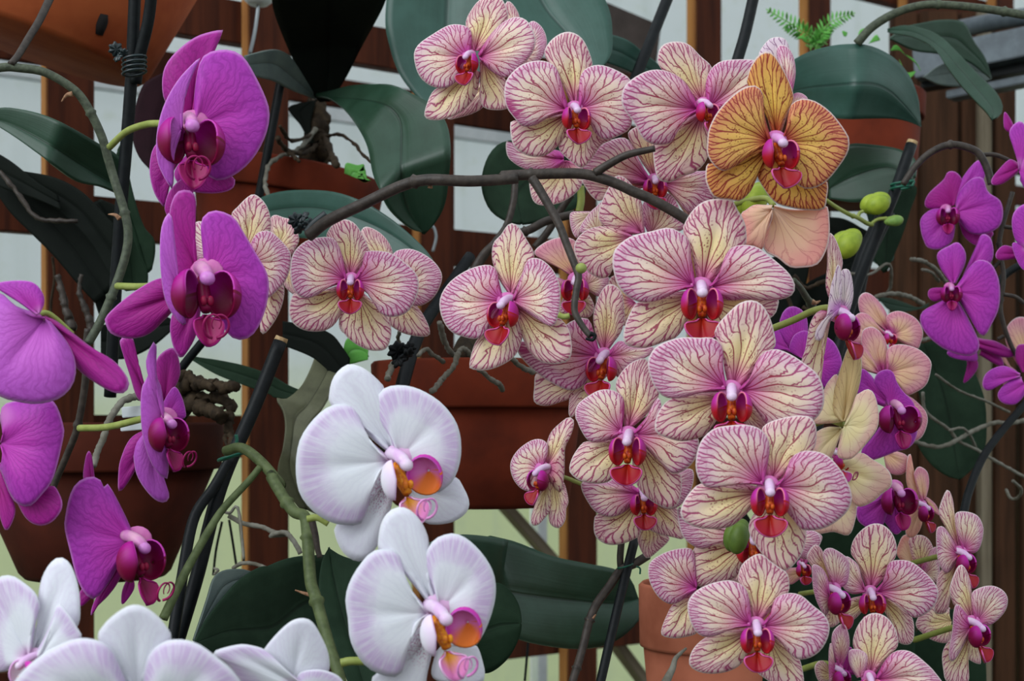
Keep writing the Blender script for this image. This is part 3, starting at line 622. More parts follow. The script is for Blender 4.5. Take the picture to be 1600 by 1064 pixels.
for s, r in (("1428,689 1448,696 1470,698 1493,689 1512,678 1535,667 1555,660 1577,661 1611,655", 3.6), ("1442,613 1445,641 1464,658 1484,672 1498,689 1527,703 1555,720 1611,751", 2.6), ("1484,672 1504,669 1518,684 1529,712", 2.2), ("1442,531 1459,528 1476,537", 3), ("1462,585 1498,610 1541,627 1577,644", 2.2), ("1583,751 1596,765 1591,777 1580,779 1572,765", 2.4), ("1318,426 1357,429 1386,412 1393,429 1388,455 1369,463", 2.2), ("1369,463 1394,459 1419,463 1442,474", 3.6), ("1424,405 1442,408 1462,421 1473,435 1481,446", 3.4), ("1441,421 1456,426 1467,440", 2.6)):
    px_tube('root', s, (1.04, 1.10), r, m_root, p, origin=p.location, bumpy=.15)
p = plant('orchid plant of pale aerial roots spilling over the central pot rim', "721,556", .93)
for s, r in (("672,612 677,610 684,601 693,590 704,579 711,568 715,554 721,545 729,548 738,556 749,563", 4.5), ("746,576 756,583 763,590 775,597 782,603 785,609", (3.2, 4.5)), ("798,559 808,568 820,576 834,582", 4.2), ("653,556 665,545 676,554 693,565", 3.5), ("687,503 693,528 701,545 711,556", (5, 4)), ("605,592 610,579 615,568", 5), ("625,517 622,531 628,545", 3)):
    px_tube('root', s, (.875, .90), r, m_root, p, origin=p.location, bumpy=.18)
px_tube('stalk', "721,561 727,542 738,528", (.95, .98), 16, m_rtd, p, origin=p.location)
p = plant('orchid plant of tangled bark roots over the rim of the lower left pot', "310,613", .93)
for s, r in (("271,605 296,602 324,602 347,605 369,603", (12, 7)), ("282,619 310,621 344,624 361,633 358,661 364,700", (12, 5)), ("276,588 296,590 307,596 333,605", (10, 6)), ("276,638 304,633 333,644 350,653", (14, 9)), ("344,613 352,633 343,641 355,647", 3), ("358,661 352,689 369,712", 3)):
    px_tube('root', s, (.93, .90), r, m_rtd, p, origin=p.location, bumpy=.35)
px_tube('root', "226,621 209,620 192,627 180,641 169,661 161,686 152,706 146,729", (.84, .80), (6, 5), m_root, p, origin=p.location, bumpy=.1)
for s, r in (("327,785 338,793 358,802 369,791 375,810 381,874", 2.4), ("358,806 381,818 409,823 429,832 451,834 423,837 445,832 459,846 470,865", 4), ("335,888 341,891 335,897", 2), ("330,784 341,792 335,806", 3), ("364,888 378,880 398,881 417,888", 3.2)):
    px_tube('root', s, (.90, .88), r, m_root, p, origin=p.location, bumpy=.1)
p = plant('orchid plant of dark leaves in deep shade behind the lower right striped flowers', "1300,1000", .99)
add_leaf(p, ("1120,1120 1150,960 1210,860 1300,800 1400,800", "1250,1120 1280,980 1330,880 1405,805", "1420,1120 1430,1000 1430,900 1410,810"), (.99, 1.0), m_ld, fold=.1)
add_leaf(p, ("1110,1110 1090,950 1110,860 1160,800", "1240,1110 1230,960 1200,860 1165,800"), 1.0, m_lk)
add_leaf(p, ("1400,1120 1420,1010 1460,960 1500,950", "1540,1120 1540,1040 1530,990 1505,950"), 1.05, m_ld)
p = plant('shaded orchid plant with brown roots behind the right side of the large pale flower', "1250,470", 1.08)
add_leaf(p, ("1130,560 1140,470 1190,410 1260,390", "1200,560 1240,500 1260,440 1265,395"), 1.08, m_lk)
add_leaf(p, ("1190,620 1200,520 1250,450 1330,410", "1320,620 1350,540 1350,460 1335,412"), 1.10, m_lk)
for s in ("1240,430 1260,450 1290,440 1320,460", "1255,480 1280,500 1275,540 1300,560", "1225,450 1240,500 1230,560"):
    px_tube('root', s, 1.05, 3.2, m_rtd, p, origin=p.location, bumpy=.25)
p = plant('young silvery root tip rising before the small pale clay pot', "1054,1037", .80)
px_tube('root', "1035,1077 1045,1056 1051,1044 1055,1030 1063,1021 1072,1013", (.78, .80), (8, 2), m_root, p, origin=p.location)
# fern
f = thing('fern', at(*pts("1273,68")[0], 1.22), 'small bright green fern at top right above the folded leaf', 'plant')
def frond(a, b, c, L, n, w):
    P = resample(pts(a+' '+b+' '+c), n)
    px_tube('frond_stem', a+' '+b+' '+c, 1.2, 1, m_lg, f, origin=f.location)
    for i in range(1, n-1):
        t = (P[i+1]-P[i-1]); t /= np.linalg.norm(t); nn = np.array((-t[1], t[0])); k = math.sin(PI*(i/(n-1))**.8)*L+3
        for sd in (-1, 1):
            q = P[i]+nn*sd*k+t*k*.5; m = (P[i]+q)/2; dd = 1.2+random.uniform(-.012, .012)
            cs = (' '.join('%.1f,%.1f' % tuple(z) for z in (P[i], m+t*w, q)), ' '.join('%.1f,%.1f' % tuple(z) for z in (P[i], m-t*w, q+nn*.3)))
            V, UV, F, mt, _, th = leaf(cs, (1.2, dd), m_lg, nv=2, nu=6)
            solid(link('leaflet', mesh('leaflet', [v-f.location for v in V], F, UV, None, mt), f), .0008)
for a, b, c, L, n, w in (("1293,70", "1239,39", "1197,14", 13, 16, 2.2), ("1267,76", "1295,37", "1336,20", 12, 16, 2.2), ("1267,79", "1261,56", "1225,42", 12, 12, 2.2), ("1273,79", "1284,56", "1301,45", 10, 12, 2.2)):
    frond(a, b, c, L, n, w)
for s in ("1340,65 1343,48 1357,42", "1357,68 1369,54 1374,62", "1391,79 1400,70 1414,85", "1414,85 1428,93 1438,110", "1405,93 1414,113 1431,111", "1318,56 1316,48 1324,51"):
    P = pts(s); (x0, y0), (x1, y1), (x2, y2) = P
    add_leaf(f, (P, [(x0, y0), (x1+6, y1+9), (x2, y2+1)]), (1.16, 1.16), m_lg, name='leaflet', thick=.001, nu=8, nv=4)

# ------------------------------------------------------------------ stakes, ties, clips
ST = 'black plant stakes'
def stake(label, s, D, r, cut=False, name='plant_stake'):
    t = px_tube(name, s, D, r, m_stk, n=12); tag(t, label, 'stake', ST)
    if cut:
        P = pts(s); a = at(*P[0], D[0] if isinstance(D, tuple) else D); b = at(*P[1], D[0] if isinstance(D, tuple) else D); d = (a-b).normalized(); rr = (r[0] if isinstance(r, tuple) else r)/FP*a.y
        c = tube('cut_top', [a-d*.0005, a+d*.003], [rr*.98, rr*.9], m_cut, t, t.location, 12); c['label'] = 'pale sawn top'
    return t
def tie(label, c, D, R, mat, tilt=(0, 0), turns=1, tail=None, name='plant_tie'):
    o0 = at(*pts(c)[0], D); k = D/FP; t = thing(name, o0, label, 'tie')
    for j in range(turns):
        P = [Vector((R*k*math.cos(a)*1.05, R*k*math.sin(a), (j-turns/2)*R*k*.42+tilt[0]*math.cos(a)*R*k)) for a in np.linspace(0, 2*PI, 22)]
        tube('loop', P, [R*k*.13]*22, mat, t, n=6)
    if tail: px_tube('tail', tail, D-.008, R*.13, mat, t, origin=o0)
    return t
stake('black stake from the top edge down past the hanging tie, left of the purple bloom', "212,-40 208,60 206,110 198,220 185,380 172,620", (.86, .90), 9.5)
stake('second black stake meeting the first at the dark tie, upper left', "240,-40 232,30 218,90 212,130", (.85, .868), 9)
tie('dark wire tie bound round the two black stakes at upper left', "210,99", .852, 17, m_tib, (.2, 0), 4)
def clip(label, c, D, spots, mat):
    ck = thing('plant_clip', at(*pts(c)[0], D), label, 'clip')
    for (x, z, R, tl) in spots:                   # scalloped thumb tabs of the spring clip
        k = D/FP; n = 30; V = []
        M = Matrix.Rotation(tl, 3, 'Z') @ Matrix.Rotation(tl*.7, 3, 'X')
        for i, (q, y) in enumerate(((.0, -.25), (.5, -.28), (.85, -.15), (1., 0), (.85, .15), (.5, .28), (0, .25))):
            for j in range(n):
                a = 2*PI*j/n; rr = R*k*q*(1+.16*math.cos(a*7))
                V.append(M @ Vector((rr*math.cos(a), y*R*k*(1+.5*math.cos(a*7)*q), rr*math.sin(a)))+Vector((x*k, 0, z*k)))
        link('clip_tab', mesh('clip_tab', V, grid_faces(7, n, True), mat=mat), ck)
    return ck
clip('dark scalloped plastic clip on the tie at upper left', "187,85", .85, [(-6, 8, 11, .5), (-2, -4, 9, -.6), (6, 2, 8, 1.0)], m_tib)
stake('black stake with a pale sawn top left of the upper white flower', "438,534 400,630 345,760 308,900 275,1010", (.84, .80), 11, True)
stake('black cane running beside the pale-topped stake at lower left', "362,712 335,760 303,810 285,900 268,1010", (.82, .78), (8, 9.5))
tie('green tie loop round the pale-topped stake at lower left', "365,707", .80, 22, m_tie, (.35, 0), 1, "367,698 370,689 369,679")
stake('black stake slanting behind the terracotta pot, right of the clip flower', "735,400 690,465 655,520 632,590 605,700", (.96, .86), (9, 12))
clip('black plastic clip on the stake above the central pot', "628,554", .86, [(-8, 6, 15, .5), (-4, -8, 14, -.7), (8, 0, 14, 1.1), (12, 10, 10, .2)], m_stk)
ck = clip('black folded clip holding the base of the arching stem', "482,350", .80, [(-20, 6, 12, .4), (-8, 10, 11, -.8), (-12, -6, 13, 1.2), (2, -2, 12, .7), (6, -14, 10, -.3)], m_tib)
px_tube('clip_tube', "479,364 490,350 510,334", .79, 6.5, m_tib, ck, origin=ck.location)
stake('black stake behind the upper striped flowers at top centre', "1050,-20 1022,50 990,130 960,220", (1.04, 1.0), 9)
stake('black stake coming down from the top edge at upper right of centre', "1183,-30 1165,50 1148,110 1130,200", (.98, .96), 9)
stake('black stake with a cream cut top by the green buds at right', "1424,226 1398,300 1360,390 1328,480 1290,620 1240,800", (1.0, .95), 9, True)
tie('green tie on the cream-topped stake by the buds at right', "1408,287", .985, 15, m_tie, (.1, 0), 2, "1417,284 1428,283 1425,291")
stake('thin black stake crossing in front of the long dark leaf, bottom centre', "992,842 965,950 935,1080", (.84, .80), 7.5)
tie('green tie where the dark stem meets the thin stake, bottom centre', "977,882", .83, 11, m_tie, (.3, 0), 1, "994,885 1000,888 1000,897")
stake('dark stake behind the upper left purple bloom, beside its right petal', "440,120 425,200 412,270 400,330", 1.06, 7)
stake('black stake behind the profile striped flower at right', "1385,330 1345,420 1330,520 1320,600", 1.06, 14)
stake('dark blue stake behind the dark twigs at the right edge', "1620,400 1570,430 1545,470", 1.08, 6)
stake('black cane hidden behind the left purple blooms', "333,514 310,542 296,559 276,585", (.92, .93), 7)
for lab, s, d, r, mm in (('grey hook of wire beside the hanging leaf, centre', "673,350 679,359 681,373 676,393", 1.15, 2.6, m_wire),
        ('grey hanging wire under the white cup at the top edge', "404,5 398,50 390,85", 1.2, 3, m_wire),
        ('thin dark wire below the long leaf, bottom centre', "826,995 823,1029 820,1064", 1.1, 2, m_stk),
        ('thin dark wire behind the lower left stakes, right one', "372,792 375,820 381,877", 1.05, 2, m_stk),
        ('thin dark wire behind the lower left stakes, middle one', "358,812 364,849 369,882", 1.05, 2, m_stk),
        ('thin dark wire behind the lower left stakes, left one', "347,815 338,857 333,899", 1.05, 2, m_stk)):
    tag(px_tube('hanging_wire', s, d, r, mm), lab, 'wire', 'thin wires')
ball_ = thing('hanging_cup', at(404, -6, 1.2), 'white glossy cup rim just showing at the top edge, left of centre', 'cup')
lathe('cup_body', [(0, -.008), (.008, -.0075), (.013, -.003), (.015, .006), (.014, .006), (.012, -.001), (0, -.005)], m_white, ball_, 24)
tg = thing('plant_label', at(*pts("213,648")[0], .84), 'white plastic plant label in the lower left pot', 'label')
for dz, wv in ((.002, .0085), (-.006, .0095)):
    o = box('label_strip', Vector((0, 0, dz)), (wv, .001, .0032), m_white, tg, bev=.0004); o.rotation_euler = (0, -.08, 0)

# ------------------------------------------------------------------ flower stems
GT = 'orchid flower stems'
def stem(label, s, D, r, mat, nodes=(), bracts=()):
    t = px_tube('flower_stem', s, D, r, mat, nodes=nodes, seg=9, n=12); tag(t, label, 'stem', GT)
    for b in bracts:
        P = pts(b); Dd = D if not isinstance(D, tuple) else sum(D)/len(D)
        V = []; k = Dd/FP
        px_tube('bract', b, Dd-.003, (4.5, 1.0), m_bract, t, origin=t.location, n=6)
    return t
def branch(t, s, D, r, mat): return px_tube('side_stem', s, D, r, mat, t, origin=t.location, n=10, seg=8)
t = stem('thick grey-green flower stem curving down the left side', "-17,109 8,105 28,106 70,113 113,138 135,164 158,211 169,248 180,285 192,322 200,359 197,395 182,443 158,500 138,536", (.80, .82, .81), 6.8, m_stem, (.33, .62, .86), ("113,147 104,149 96,159", "187,342 180,336 169,335"))
branch(t, "17,100 28,87 45,59 62,31 82,-11", (.80, .84), (5.5, 6.5), m_std)
stem('dark lower stem running over the lower left pot', "138,514 134,554 133,599 121,667 104,712 85,757 76,788 70,805", (.815, .84), (6, 5), m_std, (.5,))
t = stem('long dark flower stem arching from the black clip over to the large pale flower', "482,369 513,345 569,318 626,291 668,281 738,283 809,278 780,276 822,273 874,271 912,272 944,280 968,289 991,300 1015,310 1050,329 1078,347", (.78, .75, .755, .75), (9.5, 8.5, 8), m_std, (.27, .62), ("672,294 673,284 678,276", "831,284 825,277 824,271", "925,271 933,263 948,257"))
branch(t, "930,270 949,258 980,242 1023,232", (.752, .74), (7, 5), m_std)
branch(t, "831,278 841,293 858,322 874,352 886,383 899,416 902,425 904,435 900,457 898,486 909,508 923,526", (.752, .73), (7.5, 5), m_std)
ball('bud_scar', at(*pts("908,419")[0], .728)-t.location, (.003, .0028, .0028), m_ped, t)
branch(t, "922,521 929,524 926,531 915,529", .728, (4, 2), m_stk)
px_tube('pedicel', "890,493 881,495 872,492", .738, 4.5, m_ped, t, origin=t.location)
stem('dark stem passing left of the magenta-pink flower, centre', "897,335 874,340 850,347 827,359 788,373 760,393 743,418 732,440", (.92, .90), (6.5, 7), m_std, (.4,))
stem('dark vertical stem behind the arching stem near the round dark leaf', "805,283 802,316 791,353 771,381 749,412", (.93, .92), 5.5, m_std)
stem('black-brown stem crossing low behind the striped flowers, centre', "893,303 874,331 858,359 836,387", (.95, .96), 6, m_std)
px_t = stem('pale green stem behind the fan of striped petals, upper centre', "907,291 908,312 905,331", .90, 6, m_ped)
t = stem('olive flower stem of the white orchids bending down at bottom left of centre', "352,705 378,700 409,723 440,760 423,743 456,796 475,806 480,829 485,905 493,933 513,1004 527,1046 535,1074", (.76, .70, .66), (8, 9.5, 9), m_stg, (.38, .52, .72), ("493,930 479,928 461,922",))
branch(t, "406,730 389,751 352,791 333,818 310,857 293,888 276,922 255,967", (.74, .70), (5.5, 7.5), m_stg)
px_tube('pedicel', "480,811 496,809 513,818", .68, 5.5, m_ped, t, origin=t.location)
px_tube('pedicel', "533,1036 547,1033 569,1033", .655, 7, m_ped, t, origin=t.location)
px_tube('side_shoot', "487,812 493,837 496,857 500,871", .69, (6, 4.5), m_std, t, origin=t.location)
stem('grey stem arching across the upper right corner', "1339,68 1363,42 1400,20 1442,8 1484,8 1541,14 1611,25", (1.0, .98), (7, 6, 6.5), m_stem, (.5, .85))
t = stem('thin hooked stem carrying the purple flowers at right', "1411,288 1431,259 1456,237 1487,226 1521,234 1535,248 1545,271 1549,288", (.952, .95), (5, 5.5, 6), m_std, (.5,))
branch(t, "1534,242 1555,242 1577,251 1589,259", .96, (3.5, 3), m_std)
t = stem('black twiggy stem down the right edge between purple flowers', "1582,300 1568,347 1561,384 1568,431 1563,478 1568,507 1582,544 1600,572", (1.0, 1.0), 3.6, m_std, (.3, .6))
for s in ("1566,354 1582,356", "1568,460 1587,464 1600,474", "1568,525 1559,530", "1563,408 1549,422 1568,403"): branch(t, s, 1.0, 3, m_std)
stem('black leaning stem at the lower right before the plank wall', "1617,610 1600,633 1569,669 1541,706 1524,740 1512,774 1505,802 1495,820", (1.0, .95), (6, 6.5), m_stk)
t = stem('dark forked stem beside the thin stake at bottom centre', "1012,868 991,881 970,891 952,916 932,944 921,970 912,1006 904,1035 895,1064 893,1080", (.84, .82, .80), (7, 6.5), m_std, (.55, .85), ("918,968 926,966 931,960",))
branch(t, "970,889 969,871 971,846", .835, 5.5, m_std)
t = stem('green bud stem at right behind the profile striped flower', "1290,312 1309,325 1329,336 1340,340 1355,349 1363,351", (.93, .97), (3, 3.5), m_ped, (.6,))
branch(t, "1360,351 1371,343 1386,341", .97, (2.5, 3), m_ped); branch(t, "1340,342 1343,333 1349,330", .97, (3, 2.5), m_ped)
stem('grey bare stem end right of the large pale flower', "1240,438 1251,450 1261,466 1270,478", (.84, .88), (4.5, 6), m_stem, (.9,), ("1269,472 1275,473 1282,470",))
def bud(label, c, D, rx, rz, roll, mat, n=3):
    o0 = at(*pts(c)[0], D); k = D/FP; t = thing('orchid_bud', o0, label, 'bud', 'green orchid buds')
    ax = Vector((math.sin(roll), 0, math.cos(roll)))
    for i in range(n):
        a = 2*PI*i/n+.6
        ball('sepal', Vector((math.cos(a)*rx*k*.28, math.sin(a)*rx*k*.35, math.sin(a+.5)*rx*k*.15)), (rx*k*.72, rx*k*.72, rz*k*.92), mat, t, seg=16, rng=12, axis=ax)
    return t
bud('round yellow-green orchid bud at right, uppermost of the three', "1369,318", .975, 22, 21, 1.2, m_bud)
bud('small slim green orchid bud right of the round one', "1397,345", .97, 11, 14, 1.5, m_bud2)
bud('plump yellow-green orchid bud left of the stake, lowest of the three', "1322,381", .95, 25, 26, .7, m_bud)
bud('yellow-green bud glimpsed under the golden flower', "1177,312", .80, 26, 30, .5, m_bud)
bud('olive green bud under the lowest large striped flower', "1152,838", .725, 22, 27, .2, simple('bud_olive', (96, 122, 48), (76, 100, 38), 90., .5))

# ------------------------------------------------------------------ flowers
GS = 'striped orchid flowers'; GP = 'purple orchid flowers'; GW = 'white orchid flowers'
flower('striped orchid flower highest at top centre, lip turned left', GS, 'striped', .80, "735,87", (-.3, -.1), [
 ('S', "735,79 728,39 738,14 755,-3 781,-4 793,17 792,31 775,54 750,80"),
 ('P', "735,85 737,56 730,42 704,39 676,54 654,70 647,87 654,116 671,133 693,138 710,130 724,113 731,96"),
 ('P', "747,85 772,48 800,28 823,32 836,56 834,79 817,101 792,121 767,110 750,93"),
 ('S', "735,99 699,133 679,141 668,161 664,183 682,188 704,183 724,172 744,147 750,113"),
 ('S', "750,96 751,127 750,152 758,169 783,172 795,166 792,141 789,124 772,107 755,93")], dict(c="733,85", unit=31, yaw=-28, pitch=4))
flower('striped orchid flower mostly hidden behind the highest one, right petal and lower sepal showing', GS, 'striped', .85, "800,80", (.1, 0), [
 ('S', "800,80 788,55 786,20 793,2 805,12 813,32 813,55 806,78"),
 ('P', "812,80 822,45 832,33 846,42 854,60 852,80 840,97 822,103 810,95"),
 ('S', "790,85 750,130 700,183 720,183 745,174 760,160 792,110")])
flower('striped orchid flower below and right of the highest one, deep magenta blotch on left petal', GS, 'striped', .775, "898,168", (.12, -.05), [
 ('S', "894,164 876,124 852,87 857,68 873,54 890,50 907,58 918,76 925,103 909,113 902,164"),
 ('P', "887,166 876,127 867,104 845,95 816,101 794,121 788,141 791,166 805,186 816,197 836,195 856,183 881,176", {'m': 'blotch', 'lab': 'left petal with a deep magenta blotch on its lower edge'}),
 ('P', "904,166 907,121 918,106 940,102 969,113 986,127 988,155 986,197 969,211 946,218 929,206 921,186 907,175"),
 ('S', "887,175 845,189 816,195 799,189 798,211 805,231 828,244 853,242 873,226 884,209 893,180"),
 ('S', "901,178 881,209 873,231 887,248 909,262 924,248 940,226 957,217 929,206 909,180")], dict(unit=38, yaw=14))
flower('striped orchid flower hanging back behind the arching stem, pinkish lower petals only', GS, 'striped', .86, "883,246", (0, .2), [
 ('P', "881,244 869,235 827,237 799,228 791,221 793,244 808,258 827,266 858,270 881,253"),
 ('S', "879,251 846,258 829,279 828,296 834,315 848,321 872,318 893,307 909,289 909,265 893,251")])
flower('pink striped orchid flower left of the golden one, wide pale left petal', GS, 'striped', .765, "1098,169", (.2, -.1), [
 ('S', "1095,161 1059,130 1031,104 1028,85 1036,70 1056,65 1076,70 1093,87 1111,104 1110,121 1103,161"),
 ('P', "1091,166 1073,133 1053,116 1025,109 1000,116 977,133 971,152 974,169 991,192 1005,217 1025,226 1050,221 1059,195 1090,175"),
 ('P', "1105,166 1103,133 1110,110 1127,96 1155,93 1180,94 1200,99 1205,127 1177,147 1141,166 1110,172"),
 ('S', "1093,175 1059,197 1039,223 1022,228 1022,254 1028,279 1045,285 1064,276 1087,268 1104,248 1110,214 1101,180"),
 ('S', "1104,180 1110,214 1115,242 1135,254 1155,240 1149,203 1121,180")], dict(c="1100,161", unit=34, yaw=35))
flower('pale striped orchid flower with curled petals rising behind the golden one', GS, 'striped', .80, "1228,148", (0, 0), [
 ('S', "1214,124 1198,99 1187,90 1186,83 1193,71 1203,61 1215,58 1226,61 1232,71 1233,82 1228,96 1222,124", {'off': .004, 'm': 'inner'}),
 ('P', "1231,153 1219,108 1214,85 1215,74 1222,70 1231,75 1238,85 1242,103 1242,120 1238,141 1235,153", {'cup': .2}),
 ('P', "1233,166 1236,155 1239,148 1247,145 1256,148 1262,156 1252,166 1238,169")])
flower('golden orange orchid flower with dark red veins at upper right, the only one so yellow', GS, 'gold', .715, "1214,219", (.1, -.12), [
 ('S', "1208,213 1198,176 1193,148 1180,134 1167,132 1168,120 1173,104 1182,90 1191,82 1200,81 1208,85 1219,101 1231,124 1238,143 1239,155 1231,173 1222,201 1217,213"),
 ('P', "1205,218 1194,183 1191,148 1184,136 1175,134 1161,138 1144,150 1128,166 1116,183 1107,204 1105,225 1105,241 1115,258 1129,267 1143,262 1164,248 1180,236 1202,225"),
 ('P', "1219,218 1228,204 1233,176 1238,162 1252,155 1266,156 1280,162 1298,176 1315,197 1325,213 1327,220 1324,239 1307,265 1291,283 1274,293 1256,294 1239,281 1234,258 1232,234 1220,222"),
 ('S', "1204,227 1164,250 1140,265 1112,267 1105,255 1102,279 1108,297 1117,309 1140,312 1155,314 1171,300 1183,274 1192,246 1209,227"),
 ('S', "1211,232 1187,258 1183,274 1195,297 1211,316 1230,323 1258,328 1286,327 1291,312 1291,283 1258,279 1234,265 1220,232")], dict(c="1214,218", unit=50, yaw=18, k='gold'))
flower('peach orchid flower seen from behind, hanging below the golden one', GS, 'peach', .775, "1209,323", (0, .1), [
 ('P', "1207,321 1197,321 1178,321 1164,330 1158,335 1164,359 1164,384 1176,384 1190,390 1197,363 1206,333", {'cup': .16}),
 ('P', "1210,321 1234,327 1265,327 1291,321 1296,344 1296,368 1291,391 1277,413 1253,418 1234,417 1216,403 1195,391 1195,368 1205,344 1206,330", {'cup': -.12})],
 ped=("1209,321 1197,310 1173,312 1148,319", .80, 4.5))
flower('pink striped orchid flower half hidden behind the arching stem at centre top', GS, 'striped', .81, "1023,282", (0, -.1), [
 ('S', "1020,277 1001,249 982,213 987,202 1001,199 1022,218 1029,237 1031,268 1027,278"),
 ('P', "1017,282 1001,256 989,232 977,216 954,219 933,230 919,242 909,258 910,268 926,275 949,279 987,286 1015,284"),
 ('S', "1015,286 982,279 944,277 910,280 914,291 923,305 935,314 949,307 980,300 1017,289"),
 ('P', "1029,282 1050,282 1074,270 1095,268 1114,270 1121,296 1109,317 1081,333 1062,317 1046,296 1029,286"),
 ('S', "1029,286 1057,312 1074,336 1092,331 1085,317 1050,293")], dict(c="1023,280", unit=31, yaw=0))
flower('orange-pink striped orchid flower turned away, two petals like wings beside the bare stem', GS, 'striped', .79, "991,366", (0, 0), [
 ('S', "999,364 987,366 959,362 937,345 937,326 944,307 952,291 961,276 973,276 987,289 999,307 1004,331 1007,364", {'cup': .14}),
 ('S', "989,369 968,359 944,354 921,358 905,369 897,385 900,401 912,418 930,432 949,433 959,413 968,392 989,373", {'off': -.004}),
 ('P', "926,331 907,331 893,332 890,340 893,359 901,372 909,359 923,340", {'off': .02}),
 ('P', "930,364 909,364 907,354 921,333 933,322 942,315 947,331 944,352 940,364", {'off': .012}),
 ('P', "1013,364 1003,340 1003,322 1015,307 1034,302 1050,305 1060,322 1064,340 1074,354 1038,369 1020,369", {'off': .02})])
flower('large pale striped orchid flower at upper centre right, widest open of the spray', GS, 'striped', .73, "1096,449", (0, -.06), [
 ('S', "1090,441 1081,394 1068,363 1072,345 1088,323 1109,312 1142,312 1151,326 1163,347 1166,370 1163,385 1144,394 1133,406 1123,432 1107,441"),
 ('P', "1086,443 1079,399 1076,375 1057,360 1041,356 1020,361 985,370 963,387 957,403 959,425 968,450 987,467 1008,472 1034,467 1057,455 1083,449"),
 ('P', "1108,446 1128,429 1133,401 1144,387 1163,383 1184,387 1203,401 1220,415 1234,429 1242,446 1238,460 1222,467 1198,469 1166,467 1140,469 1119,460 1108,452"),
 ('S', "1088,453 1057,457 1029,464 996,473 982,495 975,516 975,535 987,542 1010,543 1039,533 1057,526 1072,504 1093,464"),
 ('S', "1102,462 1123,460 1151,464 1189,464 1215,464 1214,483 1206,495 1175,511 1119,526 1109,504 1102,474")], dict(unit=54, yaw=-4))
flower('striped orchid sepals peeping out left of the large pale flower', GS, 'striped', .80, "989,469", (0, 0), [
 ('S', "989,472 963,432 951,441 952,464 961,486 975,509 985,502 996,474")])
flower('striped orchid flower left of the bare stem tip, lip turned left with lilac tip', GS, 'striped', .765, "790,470", (-.3, 0), [
 ('S', "794,457 780,435 770,407 771,381 783,367 790,356 798,349 809,353 822,373 835,398 825,418 816,435 802,460"),
 ('P', "786,467 779,440 775,421 761,414 733,421 704,440 688,466 690,494 704,517 724,526 747,529 764,514 775,491 786,474"),
 ('P', "801,466 816,429 825,407 842,404 861,418 873,440 876,463 873,491 864,510 842,500 816,483 802,473"),
 ('S', "783,472 763,517 744,534 734,568 738,577 763,578 789,568 806,554 815,531 817,500 800,472"),
 ('S', "794,478 808,501 818,529 827,548 841,562 862,569 886,565 893,553 893,534 888,513 876,499 867,496 834,487 806,475")], dict(c="792,470", unit=44, yaw=-34))
flower('magenta-pink striped orchid flower behind the bare stem tip, partly hidden', GS, 'striped', .84, "900,438", (0, 0), [
 ('S', "893,432 873,418 845,404 835,393 853,378 876,371 898,376 907,401 902,432", {'m': 'soft'}),
 ('P', "904,438 918,421 940,424 952,438 940,463 921,455"),
 ('S', "895,454 879,468 876,487 890,491 919,496 928,478 914,452"),
 ('P', "887,440 853,429 839,440 853,463 878,457")], dict(c="900,436", unit=36, yaw=-12))
flower('striped orchid flower directly below the bare stem tip, dorsal sepal yellowish', GS, 'striped', .785, "944,554", (-.2, 0), [
 ('S', "940,548 933,529 928,503 929,485 937,461 949,445 963,447 973,463 975,499 970,518 959,534 949,548"),
 ('P', "937,552 928,522 919,499 900,499 881,510 846,534 810,534 809,550 829,574 857,595 886,609 904,607 916,595 937,560", {'m': 'stain'}),
 ('P', "950,552 966,534 975,534 998,541 1022,543 1015,555 994,565 980,576 966,590 950,562"),
 ('S', "935,562 890,590 857,590 838,584 835,604 835,628 853,634 872,629 893,621 919,604"),
 ('S', "940,567 909,600 893,614 889,635 890,651 900,647 919,619 949,586")], dict(c="944,556", unit=42, yaw=-28))
flower('striped orchid flower with crimson brush marks on its upper left petal, centre of the spray', GS, 'striped', .745, "982,676", (-.08, 0), [
 ('S', "976,666 975,642 975,626 963,607 966,590 980,572 996,562 1010,561 1020,581 1029,609 1027,623 1010,647 989,666"),
 ('P', "971,671 975,628 963,612 940,609 919,619 902,633 899,651 902,658 908,672 921,689 942,689 959,684 973,678", {'m': 'brush', 'lab': 'upper left petal brushed with crimson'}),
 ('P', "990,675 1010,653 1022,630 1031,621 1038,644 1074,665 1092,689 1085,719 1067,736 1050,739 1034,724 1006,696 991,682"),
 ('S', "975,684 944,689 930,693 913,691 897,710 890,729 892,740 909,752 940,755 959,743 984,691"),
 ('S', "989,689 989,724 991,747 1003,769 1022,785 1041,794 1055,792 1063,776 1064,743 1050,738 1024,717 999,686")], dict(c="982,681", unit=48, yaw=-12))
flower('large striped orchid flower in the middle of the spray, just under the large pale one', GS, 'striped', .70, "1143,609", (0, -.06), [
 ('S', "1139,603 1132,573 1129,542 1117,523 1122,507 1139,488 1155,474 1174,469 1190,476 1202,495 1209,519 1211,540 1195,554 1183,573 1164,601 1153,605"),
 ('P', "1134,603 1129,573 1128,542 1113,528 1094,528 1061,528 1028,540 1016,554 1012,570 1019,596 1031,615 1047,622 1070,620 1094,613 1134,609"),
 ('P', "1156,606 1176,585 1183,563 1197,549 1214,546 1235,554 1254,566 1277,585 1287,610 1285,639 1268,660 1247,674 1221,677 1202,669 1188,648 1169,624 1156,613"),
 ('S', "1134,613 1094,615 1059,620 1040,629 1028,646 1023,664 1026,676 1042,684 1066,689 1094,683 1108,671 1141,624"),
 ('S', "1153,615 1169,629 1188,648 1200,671 1195,679 1174,671 1155,648 1148,624")], dict(c="1143,610", unit=52, yaw=-8))
